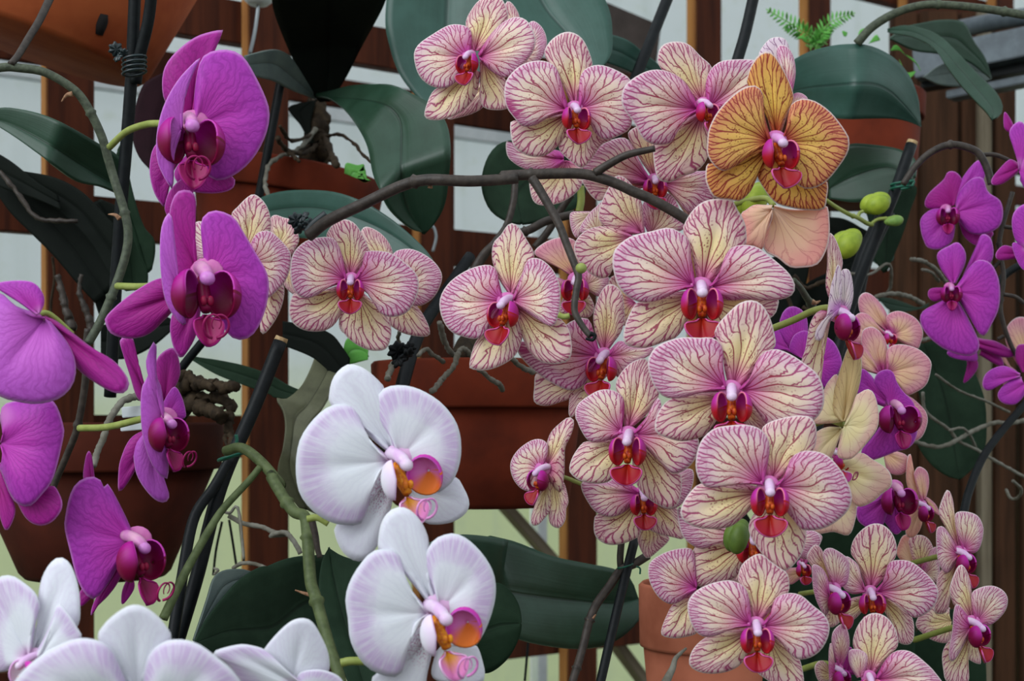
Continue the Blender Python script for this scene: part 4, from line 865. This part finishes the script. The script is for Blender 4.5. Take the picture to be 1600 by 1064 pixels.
flower('large striped orchid flower with lilac left petal, lowest of the three large ones', GS, 'striped', .675, "1202,757", (.04, -.06), [
 ('S', "1195,749 1193,706 1190,673 1204,659 1240,650 1266,652 1275,669 1273,697 1261,711 1242,720 1233,737 1214,751"),
 ('P', "1193,753 1200,718 1201,690 1188,671 1167,664 1139,665 1115,670 1096,688 1088,713 1088,737 1099,758 1118,762 1139,758 1169,756 1192,758"),
 ('P', "1212,756 1228,742 1235,718 1251,706 1270,705 1291,711 1310,730 1324,753 1331,777 1324,798 1303,817 1280,827 1254,827 1242,814 1228,796 1212,765"),
 ('S', "1193,762 1157,757 1122,760 1096,756 1082,765 1068,784 1063,803 1073,817 1096,825 1129,825 1153,814 1195,772"),
 ('S', "1207,772 1190,791 1172,814 1172,836 1190,864 1209,883 1226,892 1242,880 1254,861 1259,829 1242,810 1219,775")], dict(c="1202,759", unit=49, yaw=-6))
flower('striped orchid flower alone on the left by the clip, in front of the dark leaf', GS, 'striped', .79, "547,435", (0, -.05), [
 ('S', "541,429 530,393 521,376 510,370 516,356 527,346 541,343 555,350 566,367 576,390 569,407 554,431"),
 ('P', "541,435 533,395 521,373 499,371 476,378 459,395 454,418 456,443 465,460 479,466 496,460 513,449 541,440"),
 ('P', "554,435 569,409 569,395 583,392 609,395 631,409 651,429 654,452 645,477 631,491 609,495 592,486 580,463 554,443"),
 ('S', "542,443 513,452 485,463 461,457 452,480 456,502 473,515 496,518 513,514 527,500 549,455"),
 ('S', "552,457 533,491 531,508 544,528 564,542 583,548 603,545 611,525 609,505 597,486 564,455")], dict(c="548,436", unit=35, yaw=3))
flower('striped orchid flower tucked behind the one by the clip, showing at its right', GS, 'striped', .84, "609,440", (0, 0), [
 ('S', "597,424 572,395 562,373 569,355 586,359 603,373 613,395 609,424"),
 ('P', "609,435 614,398 634,389 654,393 676,407 689,424 690,440 679,463 659,477 640,474 611,446"),
 ('S', "609,452 603,497 623,517 648,525 669,525 671,514 662,494 648,476 620,455"),
 ('S', "580,486 547,500 530,502 533,517 547,525 569,531 586,502")])
flower('striped orchid flower behind the large purple one at left', GS, 'striped', .83, "380,407", (0, 0), [
 ('S', "380,398 373,369 362,337 373,322 387,308 398,304 412,315 421,333 423,355 416,364 403,373 389,389"),
 ('P', "385,403 398,369 412,361 425,363 443,380 454,396 454,416 446,439 430,457 416,466 403,448 387,416"),
 ('P', "369,403 335,358 315,346 300,353 299,380 310,407 335,425 367,416"),
 ('S', "389,425 410,470 407,511 410,522 419,516 434,493 443,466 441,443 416,425")])
flower('small striped orchid bloom beside the black folded clip, far back', GS, 'striped', .88, "434,398", (0, 0), [
 ('S', "428,385 423,364 423,342 430,336 443,340 455,344 464,360 467,376 461,389 455,398 439,396"),
 ('S', "439,416 443,443 457,459 463,457 457,425 446,412")])
flower('small striped orchid flower in side view before the terracotta pot, lip pointing left', GS, 'striped', .78, "849,733", (-.5, 0), [
 ('P', "847,729 855,710 855,693 843,686 827,690 808,705 798,724 801,745 813,762 829,768 836,762 847,740"),
 ('S', "850,726 854,696 862,675 876,661 889,652 897,658 893,677 883,698 882,719 881,743 876,769 862,755 853,738", {'cup': .2}),
 ('S', "853,747 839,783 831,806 831,819 839,821 850,811 860,794 861,752"),
 ('S', "860,752 858,794 860,818 874,825 883,813 885,794 888,783 881,755 867,743")], dict(c="848,733", unit=35, yaw=-58, k='side'), ped=("858,740 883,746 912,758", .80, 3.5))
flower('striped orchid flower below the brush-marked one, its upper half covered', GS, 'striped', .80, "1001,771", (0, 0), [
 ('P', "999,766 968,747 944,755 912,752 908,762 916,780 930,799 949,807 968,804 984,792 999,776"),
 ('S', "999,776 982,792 959,806 933,804 928,818 930,837 944,849 963,851 987,844 1001,830 1006,780"),
 ('S', "1008,776 1008,818 1024,832 1050,839 1069,840 1060,804 1053,790 1015,773"),
 ('S', "1006,804 997,834 999,853 1008,870 1015,871 1029,860 1046,841 1024,830 1013,804", {'off': .012}),
 ('P', "1008,769 1050,743 1081,733 1081,762 1062,790 1038,794 1010,776")], dict(c="1004,771", unit=35, yaw=6))
flower('striped orchid flower under the lowest large one, orange lip by the green bud', GS, 'striped', .76, "1174,836", (-.05, 0), [
 ('P', "1169,833 1150,819 1129,819 1096,819 1073,812 1060,791 1059,810 1066,836 1082,852 1101,857 1118,847 1169,838"),
 ('S', "1169,840 1134,836 1118,845 1087,854 1073,892 1075,908 1094,916 1117,913 1146,903 1162,884 1164,861"),
 ('S', "1164,868 1146,884 1139,906 1150,908 1164,908 1179,868"),
 ('P', "1181,836 1251,845 1259,831 1275,831 1283,843 1277,857 1261,873 1228,861", {'off': .006})], dict(c="1175,836", unit=45, yaw=2))
flower('striped orchid flower at bottom centre leaning over the small clay pot', GS, 'striped', .765, "1090,920", (-.1, 0), [
 ('P', "1089,915 1087,884 1082,859 1063,857 1040,863 1019,875 1013,887 1015,908 1026,929 1040,941 1054,943 1070,934 1088,922"),
 ('S', "1087,924 1054,943 1042,962 1034,983 1035,993 1052,997 1070,995 1089,988 1094,964 1094,927")])
flower('bright striped orchid flower at bottom centre right, facing straight out', GS, 'striped', .68, "1182,976", (0, -.05), [
 ('S', "1176,969 1169,936 1164,920 1154,908 1157,887 1169,873 1188,865 1204,877 1221,889 1230,896 1233,913 1230,927 1211,939 1204,953 1188,970"),
 ('P', "1174,974 1169,931 1160,915 1141,907 1117,910 1094,919 1080,931 1074,946 1078,969 1087,986 1099,994 1117,993 1141,983 1173,978"),
 ('P', "1191,975 1207,955 1211,936 1230,927 1251,930 1270,946 1289,962 1296,983 1287,1009 1270,1025 1249,1030 1235,1021 1219,1002 1191,981"),
 ('S', "1174,981 1141,986 1106,995 1087,1009 1078,1025 1078,1040 1094,1050 1117,1052 1141,1047 1160,1033 1183,988"),
 ('S', "1190,988 1186,1018 1179,1044 1200,1063 1223,1077 1254,1075 1250,1033 1235,1016 1200,983")], dict(c="1182,978", unit=43, yaw=-3))
flower('sliver of striped orchid with a magenta lip right of the lowest large flower', GS, 'striped', .80, "1255,889", (0, 0), [
 ('P', "1251,884 1251,856 1261,828 1282,835 1283,845 1270,866 1257,884"),
 ('S', "1249,887 1230,889 1227,901 1235,913 1251,903", {'m': 'soft'})], dict(c="1253,881", unit=20, yaw=20))
flower('striped orchid flower lower right with tall rounded top sepal, facing out', GS, 'striped', .77, "1361,921", (0, -.05), [
 ('S', "1354,918 1345,892 1340,878 1330,864 1333,845 1345,829 1361,819 1377,819 1392,831 1400,850 1399,869 1389,885 1382,901 1367,918"),
 ('P', "1353,923 1345,901 1340,883 1330,873 1321,869 1316,878 1316,913 1330,927 1352,925"),
 ('P', "1369,921 1382,906 1389,880 1406,875 1424,878 1443,892 1460,911 1466,927 1459,947 1442,961 1425,964 1408,947 1391,936 1369,929"),
 ('S', "1355,930 1329,936 1315,947 1301,967 1318,973 1335,967 1360,939"),
 ('S', "1371,933 1386,961 1400,987 1405,1004 1422,1006 1428,990 1422,961 1386,933")], dict(c="1361,926", unit=34, yaw=0))
flower('striped orchid flower lower right in side view, lip reaching right in front of its neighbour', GS, 'striped', .725, "1301,922", (.5, 0), [
 ('P', "1297,925 1293,905 1284,888 1270,882 1269,899 1271,922 1278,944 1290,961 1298,944", {'cup': .16}),
 ('P', "1302,916 1287,874 1288,860 1298,856 1315,865 1326,877 1326,899 1321,913 1308,919"),
 ('S', "1295,916 1267,882 1261,868 1273,851 1284,860 1290,882 1300,913"),
 ('S', "1298,933 1291,956 1295,978 1304,978 1312,967 1307,933")], dict(c="1302,922", unit=38, yaw=52, k='side'), ped=("1295,922 1270,925 1250,928", .78, 4))
flower('striped orchid flower at the bottom edge, its arched top sepal whole', GS, 'striped', .70, "1359,1059", (0, 0), [
 ('S', "1353,1052 1340,1023 1333,1004 1340,978 1355,961 1371,958 1388,967 1400,987 1402,1009 1386,1026 1367,1052"),
 ('P', "1349,1057 1355,1026 1343,1015 1329,1015 1326,1023 1329,1040 1340,1059"),
 ('P', "1369,1057 1386,1029 1402,1017 1422,1018 1442,1032 1462,1052 1470,1074 1414,1088 1371,1066"),
 ('S', "1355,1063 1329,1068 1312,1088 1329,1108 1355,1097")], dict(c="1359,1059", unit=34, yaw=0))
flower('striped orchid flower at the bottom edge in side view with a dark red edge', GS, 'striped', .715, "1308,1046", (.5, 0), [
 ('P', "1305,1046 1301,1018 1298,1004 1295,1018 1295,1046 1298,1071 1307,1060", {'cup': .16}),
 ('P', "1309,1040 1301,1012 1300,992 1307,980 1318,975 1325,990 1326,1012 1316,1039"),
 ('S', "1316,1043 1326,1012 1333,1018 1345,1049 1329,1054", {'m': 'deep', 'lab': 'dark crimson curled edge'}),
 ('S', "1301,1049 1284,1032 1273,1043 1281,1066 1301,1063")], dict(c="1308,1046", unit=30, yaw=52, k='side'), ped=("1301,1039 1281,1037 1252,1046", .76, 5))
flower('striped orchid flower in side view at right, upper of the two by the plank wall', GS, 'striped', .83, "1501,861", (.5, 0), [
 ('S', "1495,857 1476,820 1467,801 1473,778 1481,765 1488,781 1491,806 1497,834 1502,856"),
 ('P', "1503,857 1494,826 1493,803 1507,799 1527,806 1536,826 1532,851 1524,863 1510,864"),
 ('P', "1498,863 1484,837 1473,823 1464,826 1463,849 1466,877 1476,895 1484,891 1497,871", {'cup': .16}),
 ('S', "1495,871 1467,897 1462,933 1460,956 1473,959 1481,950 1487,922 1501,877")], dict(c="1501,864", unit=34, yaw=50, k='side'), ped=("1495,865 1464,870 1425,880", .87, 4.5))
flower('striped orchid flower in side view at right, lower of the two by the plank wall', GS, 'striped', .80, "1520,973", (.5, 0), [
 ('S', "1515,967 1498,950 1490,944 1484,922 1490,899 1501,882 1512,897 1517,922 1519,947 1521,967"),
 ('P', "1522,967 1518,930 1529,919 1549,915 1566,922 1574,936 1569,956 1549,975 1529,977"),
 ('P', "1517,974 1507,956 1495,944 1490,956 1488,984 1483,1012 1484,1032 1495,1026 1517,984", {'cup': .16}),
 ('S', "1512,987 1487,998 1473,1018 1474,1046 1481,1066 1512,1066 1510,1018 1518,990"),
 ('S', "1517,984 1507,1018 1512,1029 1527,1037 1532,1032 1524,990")], dict(c="1521,974", unit=37, yaw=48, k='side'), ped=("1515,975 1487,981 1428,1000", .84, 5))
flower('dull striped orchid flower behind the tall-sepalled one, seen from behind', GS, 'striped', .87, "1434,887", (0, 0), [
 ('S', "1429,883 1420,845 1434,836 1448,840 1457,854 1462,878 1448,890"),
 ('S', "1424,878 1410,876 1401,864 1406,845 1413,836 1422,840 1429,878", {'m': 'peach'}),
 ('P', "1439,890 1462,854 1469,901 1467,909 1453,909"),
 ('S', "1484,950 1453,944 1431,973 1442,990 1459,1001 1479,1004 1490,990")])
flower('pink orchid flower behind the tall cream one, upper of the soft pair at right', GS, 'soft', .92, "1390,521", (.1, 0), [
 ('S', "1385,519 1364,501 1346,491 1341,475 1343,463 1351,457 1362,461 1376,475 1385,491 1392,516"),
 ('P', "1394,521 1385,500 1388,491 1403,486 1420,491 1434,501 1442,519 1438,537 1433,545 1417,539 1396,526"),
 ('P', "1385,523 1371,508 1355,491 1339,491 1328,510 1327,528 1339,537 1364,537 1385,526")], dict(c="1388,521", unit=18, yaw=30, k='striped'))
flower('pink orchid flower touching the purple bloom, lower of the soft pair at right', GS, 'soft', .88, "1378,581", (.1, 0), [
 ('S', "1373,581 1357,560 1347,541 1347,519 1354,512 1364,511 1375,519 1384,535 1387,557 1384,579"),
 ('P', "1385,579 1385,553 1391,542 1405,538 1423,541 1440,549 1454,564 1454,579 1447,601 1430,613 1416,617 1407,604 1387,585"),
 ('P', "1373,585 1345,574 1338,548 1345,539 1359,553 1373,579"),
 ('S', "1401,608 1424,622 1433,629 1446,643 1449,659 1442,680 1430,689 1419,682 1401,636")])
flower('cream orchid flower seen from behind with a tall khaki sepal, right of the large ones', GS, 'cream', .775, "1317,663", (0, .05), [
 ('S', "1315,659 1302,643 1302,618 1309,590 1320,557 1325,544 1336,538 1342,546 1346,565 1344,592 1338,617 1331,636 1321,658", {'off': -.006, 'm': 'khaki', 'lab': 'tall khaki sepal'}),
 ('P', "1313,659 1295,661 1271,661 1274,645 1287,610 1295,595 1308,585 1308,618 1311,643"),
 ('P', "1321,661 1331,640 1338,618 1345,613 1355,608 1364,613 1370,629 1373,650 1370,670 1359,686 1343,705 1329,717 1313,716 1308,709 1317,670", {'off': -.012}),
 ('S', "1313,668 1292,668 1274,677 1271,689 1269,718 1295,718 1309,689 1317,670")], ped=("1317,663 1295,656 1271,663", .80, 5.5))
flower('cream yellow orchid flower in profile under the backward cream one, curled magenta lip', GS, 'cream', .80, "1307,725", (.1, 0), [
 ('P', "1307,718 1328,713 1347,708 1363,718 1385,732 1393,746 1392,760 1377,772 1363,784 1340,791 1323,768 1307,737"),
 ('S', "1307,737 1335,784 1338,791 1336,812 1326,836 1302,831 1274,833 1274,807 1288,772")], dict(c="1308,709", unit=28, yaw=50, k='cream', tendril=True))
flower('striped orchid flower in pure profile with folded petals, right of the large pale one', GS, 'striped', .765, "1312,485", (.4, 0), [
 ('S', "1300,475 1291,448 1293,413 1293,378 1297,364 1305,374 1312,392 1316,409 1314,422 1311,440 1305,466", {'off': .012}),
 ('P', "1312,485 1300,500 1291,507 1284,530 1274,531 1275,516 1289,501 1293,484 1298,448 1304,427 1309,413 1313,420 1315,448 1313,477", {'m': 'inner', 'off': -.004}),
 ('P', "1315,484 1313,448 1314,425 1321,420 1328,425 1332,445 1332,466 1325,489 1320,487", {'m': 'inner'}),
 ('S', "1297,484 1279,487 1268,501 1263,519 1258,547 1252,569 1263,599 1279,607 1282,590 1282,537 1282,519 1302,494", {'off': .004})],
 dict(c="1312,489", unit=46, yaw=58, k='side'), ped=("1311,484 1293,481 1270,486 1240,500 1205,514", .80, 5.5))
flower('small striped petal hanging under the purple bloom at right', GS, 'soft', .86, "1381,697", (0, 0), [
 ('S', "1380,697 1392,703 1415,711 1422,725 1413,739 1399,742 1387,735 1382,716"),])
flower('faded pink orchid flower in profile behind, right of the lower purple bloom', GS, 'soft', .86, "1439,789", (.3, 0), [
 ('S', "1436,784 1422,768 1416,749 1417,721 1422,709 1427,737 1429,751 1440,779", {'m': 'peach'}),
 ('P', "1440,784 1429,746 1429,737 1436,729 1448,737 1451,756 1446,779"),
 ('S', "1436,791 1420,803 1415,822 1417,838 1429,838 1439,822 1442,793", {'m': 'peach'}),
 ('S', "1446,782 1448,777 1462,789 1468,805 1457,798")], dict(c="1440,789", unit=27, yaw=52, k='side'))
flower('pale blurred orchid flower at the right edge beyond the dark stem', GS, 'soft', 1.02, "1592,575", (0, 0), [
 ('P', "1590,570 1572,535 1575,508 1595,495 1620,510 1620,560"), ('S', "1588,580 1565,560 1558,535 1575,575 1566,600 1590,600")])

# purple
flower('large purple orchid flower at upper left, nearly round right petal', GP, 'purple', .74, "299,192", (.25, -.05), [
 ('S', "296,186 271,169 257,155 254,124 261,99 282,75 310,56 345,47 346,52 335,76 316,93 309,135 303,183"),
 ('P', "285,197 286,158 296,121 313,90 304,97 279,124 259,158 248,192 244,226 248,259 268,295 271,282 272,242 282,209", {'m': 'back', 'off': -.016}),
 ('P', "304,189 304,152 310,107 319,87 338,79 361,79 381,90 400,121 417,158 421,183 414,214 395,248 367,273 338,282 319,265 313,240 306,203"),
 ('S', "279,214 244,226 234,262 240,299 255,323 258,319 255,293 268,271 288,240", {'off': .004}),
 ('S', "299,234 273,268 282,290 304,300 338,302 361,296 367,285 361,275 316,240")], dict(c="296,189", unit=70, yaw=22, tendril=True, ls=1.1), ped=("293,195 248,193 226,195 197,206 171,230", .80, 5.5))
flower('large purple orchid flower at left middle, lip open with curled tendrils', GP, 'purple', .72, "317,426", (.2, -.05), [
 ('S', "314,421 302,393 299,353 305,328 304,305 293,297 276,301 266,325 266,356 271,387 273,429 285,469 307,440"),
 ('S', "271,359 261,336 258,322 265,299 282,281 296,278 302,287 301,302 282,316", {'off': .008}),
 ('P', "279,440 275,401 272,373 266,333 254,350 250,387 252,429 259,469 273,494 290,509 285,480", {'m': 'back', 'off': -.018}),
 ('P', "321,424 316,378 314,350 321,335 338,329 364,339 381,364 403,401 417,426 420,452 414,486 400,517 383,530 364,528 347,508 338,480 324,440"),
 ('S', "293,440 251,435 209,457 169,491 165,505 175,522 203,529 231,522 254,502 285,469", {'off': .004}),
 ('S', "304,452 288,463 271,488 266,514 271,542 282,559 293,548 307,519 316,463", {'m': 'deep'})], dict(c="317,424", unit=74, yaw=26, tendril=True, ls=1.1), ped=("304,435 234,447 183,447", .78, 5.5))
flower('large purple orchid flower cut by the left edge, upper one, turned away', GP, 'purple', .66, "62,489", (0, .1), [
 ('P', "62,491 25,479 0,458 -25,462 -37,524 -25,599 0,619 25,627 58,631 91,623 112,603 118,574 108,541 79,503", {'cup': .22, 'm': 'back'}),
 ('P', "58,493 33,474 8,458 -8,445 17,439 50,441 66,458 68,474 62,489", {'off': -.012}),
 ('S', "64,493 83,499 112,520 145,545 178,565 199,590 201,605 190,615 165,607 124,578 99,541 74,503", {'m': 'deep'})], ped=("61,491 73,489 87,498 113,522", .675, 4.5))
flower('large purple orchid flower cut by the left edge, lower one', GP, 'purple', .69, "0,648", (0, .1), [
 ('P', "0,656 8,632 50,625 83,627 99,665 98,689 83,747 66,772 45,791 21,780 0,731", {'cup': .18}),
 ('S', "25,756 45,791 79,760 93,772 97,793 83,814 62,821 41,809 21,772", {'b': "25,752"}),
 ('S', "0,723 21,785 23,805 12,828 4,818 -8,772", {'m': 'deep'})])
flower('purple orchid flower in profile left of centre, below the open-lipped one', GP, 'purple', .75, "255,653", (.3, 0), [
 ('S', "242,633 217,624 203,585 192,551 188,530 207,528 210,562 223,596 245,624", {'off': .006, 'b': "234,630"}),
 ('P', "258,655 251,605 245,590 241,554 245,537 240,534 234,545 228,568 233,585 223,602 220,633 223,678 234,717 248,740 262,746 261,695", {'m': 'back', 'b': "254,653", 'off': -.008, 'cup': .18}),
 ('S', "254,633 245,588 243,571 248,557 259,547 271,544 278,557 281,582 273,605 258,633"),
 ('P', "257,647 254,633 271,605 282,616 289,638 288,653 262,655"),
 ('S', "240,667 206,684 189,717 185,743 186,768 197,757 211,734 242,678", {'m': 'deep'}),
 ('S', "234,667 211,695 211,729 220,754 240,779 257,785 264,774 254,751 240,717 240,672", {'m': 'back', 'off': -.004})], dict(c="254,653", unit=52, yaw=58, tendril=True), ped=("242,650 220,655 169,667 124,669", .80, 5.5))
flower('purple orchid flower in profile at lower left above the white ones', GP, 'purple', .71, "210,844", (.2, 0), [
 ('P', "210,842 195,806 169,757 162,762 155,748 138,745 118,757 107,782 101,816 101,826 110,863 121,905 135,930 149,935 169,911 192,868 207,849"),
 ('S', "141,762 131,746 134,717 138,705 142,709 145,729 149,762", {'off': .01, 'b': "144,765"}),
 ('S', "203,854 180,891 158,922 145,947 142,964 149,950 169,930 186,905 207,857", {'m': 'deep'}),
 ('S', "158,899 127,922 125,947 141,935 152,922", {'m': 'deep'}),
 ('S', "203,897 192,922 190,943 197,939 209,919 207,899", {'m': 'deep', 'b': "206,894"})], dict(c="209,844", unit=62, yaw=58, tendril=True))
flower('purple orchid flower at right below the hooked stem, uppermost of the two whole ones', GP, 'purple', .98, "1488,328", (-.2, 0), [
 ('S', "1484,323 1469,328 1446,323 1450,304 1474,281 1481,269 1493,269 1503,281 1502,300 1492,321"),
 ('S', "1490,319 1500,286 1516,262 1530,250 1539,257 1537,281 1521,295 1495,321", {'m': 'P'}),
 ('P', "1493,328 1497,304 1516,281 1535,278 1544,300 1563,314 1567,337 1559,356 1535,366 1512,361 1493,335"),
 ('P', "1481,326 1455,328 1439,342 1439,361 1443,375 1450,387 1469,389 1488,375 1493,337"),
 ('S', "1497,342 1507,370 1530,384 1552,366 1540,356")], dict(c="1481,326", unit=26, yaw=-15))
flower('purple orchid flower at right directly under its twin, petals like fans', GP, 'purple', .95, "1488,450", (-.15, 0), [
 ('S', "1486,443 1469,417 1465,396 1483,384 1497,379 1508,394 1507,413 1493,443", {'m': 'P'}),
 ('P', "1493,450 1516,417 1530,406 1549,413 1561,441 1561,478 1549,507 1535,525 1516,497 1495,460"),
 ('S', "1484,450 1455,451 1450,462 1460,471 1481,464"),
 ('P', "1486,464 1465,474 1441,488 1439,507 1455,530 1483,549 1516,556 1530,539 1512,497 1493,464"),
 ('S', "1505,431 1526,384 1535,366 1549,375 1549,408 1516,431", {'m': 'P', 'off': .01})], dict(c="1486,448", unit=24, yaw=-10))
flower('ragged purple orchid flower at right, hanging under the fan-petalled one', GP, 'purple', 1.0, "1521,539", (0, 0), [
 ('S', "1516,525 1535,530 1559,535 1587,554 1568,558 1540,549 1516,539"),
 ('P', "1512,544 1481,549 1486,558 1507,563 1526,563 1526,549"),
 ('S', "1521,549 1528,572 1516,591 1505,598 1512,577 1509,554"), ('S', "1535,539 1561,554 1568,572 1554,568 1530,554")])
flower('purple orchid flower cut by the right edge, highest one', GP, 'purple', .93, "1592,255", (0, 0), [
 ('P', "1591,253 1582,225 1577,206 1587,192 1600,194 1615,234 1615,281 1606,300 1594,281", {'m': 'P'}),
 ('S', "1583,210 1570,201 1568,187 1570,175 1580,189 1587,206"),
 ('S', "1591,255 1577,250 1559,267 1549,281 1552,289 1568,286 1591,269")])
flower('purple orchid flower cut by the right edge, middle one', GP, 'purple', .90, "1601,389", (0, 0), [
 ('P', "1606,394 1587,375 1581,347 1587,328 1606,319 1624,342 1624,384", {'m': 'P'}), ('P', "1601,384 1582,380 1587,403 1600,422 1620,417 1615,389", {'m': 'P'}),
 ('S', "1591,389 1568,384 1556,396 1561,406 1591,403")])
flower('purple orchid flower cut by the right edge, lowest one with two cupped petals', GP, 'purple', .96, "1596,589", (0, 0), [
 ('P', "1594,584 1568,572 1542,582 1535,601 1544,610 1568,598 1594,589"), ('P', "1596,589 1573,598 1559,615 1566,629 1587,631 1606,610"), ('S', "1597,582 1587,558 1591,539 1610,544 1606,582")])
flower('purple orchid flower behind the profile one, right of the large pale one', GP, 'purple', .86, "1256,563", (0, 0), [
 ('S', "1249,554 1226,540 1216,519 1221,493 1230,481 1242,479 1254,486 1261,502 1261,530 1256,554", {'m': 'P'}),
 ('P', "1251,559 1235,549 1235,535 1244,521 1263,519 1270,554 1258,563"), ('P', "1244,554 1226,547 1209,545 1209,516 1219,521 1221,535"),
 ('P', "1261,554 1277,526 1301,533 1315,563 1308,585 1289,606 1277,587")])
flower('purple orchid flower with a cupped lip at right, draped over the pink soft one', GP, 'purple', .82, "1390,636", (0, -.1), [
 ('S', "1387,634 1380,615 1366,601 1366,592 1373,581 1387,577 1396,583 1401,597 1412,613 1426,627 1431,643 1430,664 1412,654 1394,636", {'m': 'P', 'off': -.006}),
 ('P', "1384,636 1366,629 1348,618 1338,613 1343,583 1348,576 1359,585 1366,594 1384,618"),
 ('P', "1387,643 1373,670 1359,689 1345,707 1355,719 1373,716 1401,705 1419,700 1430,686 1431,664 1405,643")], dict(c="1401,634", unit=42, yaw=12, ls=1.25))
flower('purple orchid flower lower right, half covered by the cream yellow one', GP, 'purple', .84, "1392,765", (0, 0), [
 ('P', "1394,763 1377,765 1363,784 1340,791 1340,812 1354,824 1373,831 1392,784", {'m': 'P'}),
 ('S', "1394,784 1377,803 1387,822 1399,835 1410,826 1416,798 1401,784", {'m': 'P'}), ('S', "1392,763 1392,753 1406,758 1401,768", {'m': 'P'})], dict(c="1401,763", unit=40, yaw=12, ls=1.1))
# white
flower('white orchid flower left of centre with orange and magenta lip, upper of the pair', GW, 'white', .67, "618,715", (.12, -.08), [
 ('S', "611,709 580,684 555,655 518,633 515,613 521,590 535,574 549,569 569,576 589,593 600,607 603,633 611,672 618,703"),
 ('P', "609,717 569,678 555,638 535,631 513,636 490,655 470,684 463,715 463,746 470,774 490,799 518,816 544,820 564,817 575,788 583,754 609,723"),
 ('P', "620,715 609,681 592,653 589,624 600,607 620,602 642,604 665,613 690,630 710,655 719,681 720,712 713,740 702,757 679,770 665,746 626,720"),
 ('S', "611,729 580,757 569,796 541,819 523,822 527,846 541,868 561,877 578,868 595,840 609,798 617,758 626,734", {'m': 'speck', 'lab': 'white lower sepal speckled with magenta near the lip'}),
 ('S', "634,746 654,762 679,765 710,746 724,762 733,785 727,802 707,815 682,819 662,813 640,774")], dict(c="621,715", unit=66, yaw=34, roll=-6, tendril=True), cup=.13)
flower('white orchid flower left of centre with orange and magenta lip, lower of the pair', GW, 'white', .62, "681,953", (.12, -.08), [
 ('S', "673,947 654,922 634,897 623,868 606,858 592,861 592,837 597,815 609,798 626,792 642,798 659,818 669,846 662,871 671,899 679,922 682,944"),
 ('P', "671,956 642,922 628,891 623,865 609,858 583,861 564,880 547,908 540,936 544,967 547,998 558,1023 575,1043 597,1054 617,1057 628,1049 634,1018 640,984 671,961"),
 ('P', "683,953 679,922 668,891 665,868 676,846 693,836 713,834 735,846 758,871 772,899 774,930 767,961 755,990 741,1009 724,990 688,959"),
 ('S', "673,967 640,998 631,1046 583,1057 586,1080 597,1097 654,1097 668,1046 685,973", {'m': 'speck', 'lab': 'white lower sepal speckled with magenta near the lip'}),
 ('S', "699,990 724,1009 744,1009 754,1035 757,1054 750,1067 710,1068 676,1057 682,1018")], dict(c="682,954", unit=67, yaw=34, roll=-6, tendril=True), cup=.13)
flower('white orchid flower at the lower left edge with a pink column', GW, 'white', .60, "44,1029", (-.2, 0), [
 ('P', "41,1026 17,1043 0,1049 -17,1018 -11,922 0,902 17,899 34,908 54,925 62,944 56,967 47,1025"),
 ('S', "47,1023 51,995 61,967 61,930 68,899 82,877 96,871 110,882 121,911 125,944 121,978 85,1004 54,1026"),
 ('P', "54,1026 73,990 87,956 93,944 107,959 121,981 127,997 99,1004 68,1029", {'off': -.004})], dict(c="47,1030", unit=44, yaw=-48, k='white'))
flower('white orchid flower at the bottom edge left, broad and nearest of all', GW, 'white', .55, "214,1097", (0, -.3), [
 ('S', "206,1088 180,1032 154,998 161,978 180,959 203,946 223,947 242,959 257,975 268,998 242,1018 226,1046 223,1088"),
 ('P', "209,1097 186,1040 169,1009 141,998 113,999 79,1015 48,1037 23,1066 17,1102 85,1139 169,1125", {'cup': .2}),
 ('P', "220,1097 231,1029 254,1004 282,999 310,1006 338,1026 364,1049 381,1080 367,1125 282,1131", {'cup': .2})])
flower('white orchid flower at the bottom edge below the green leaf, right of the broadest', GW, 'white', .60, "455,1080", (0, -.3), [
 ('S', "448,1068 417,1023 411,1018 428,995 451,973 470,966 487,971 501,992 513,1021 513,1049 493,1052 473,1057 462,1071"),
 ('P', "491,1080 445,1046 417,1018 395,1009 372,1007 333,1019 352,1035 381,1074 423,1116", {'b': "491,1085"}),
 ('P', "462,1074 468,1052 490,1046 513,1049 535,1063 547,1102 485,1102")])

bpy.context.view_layer.update()
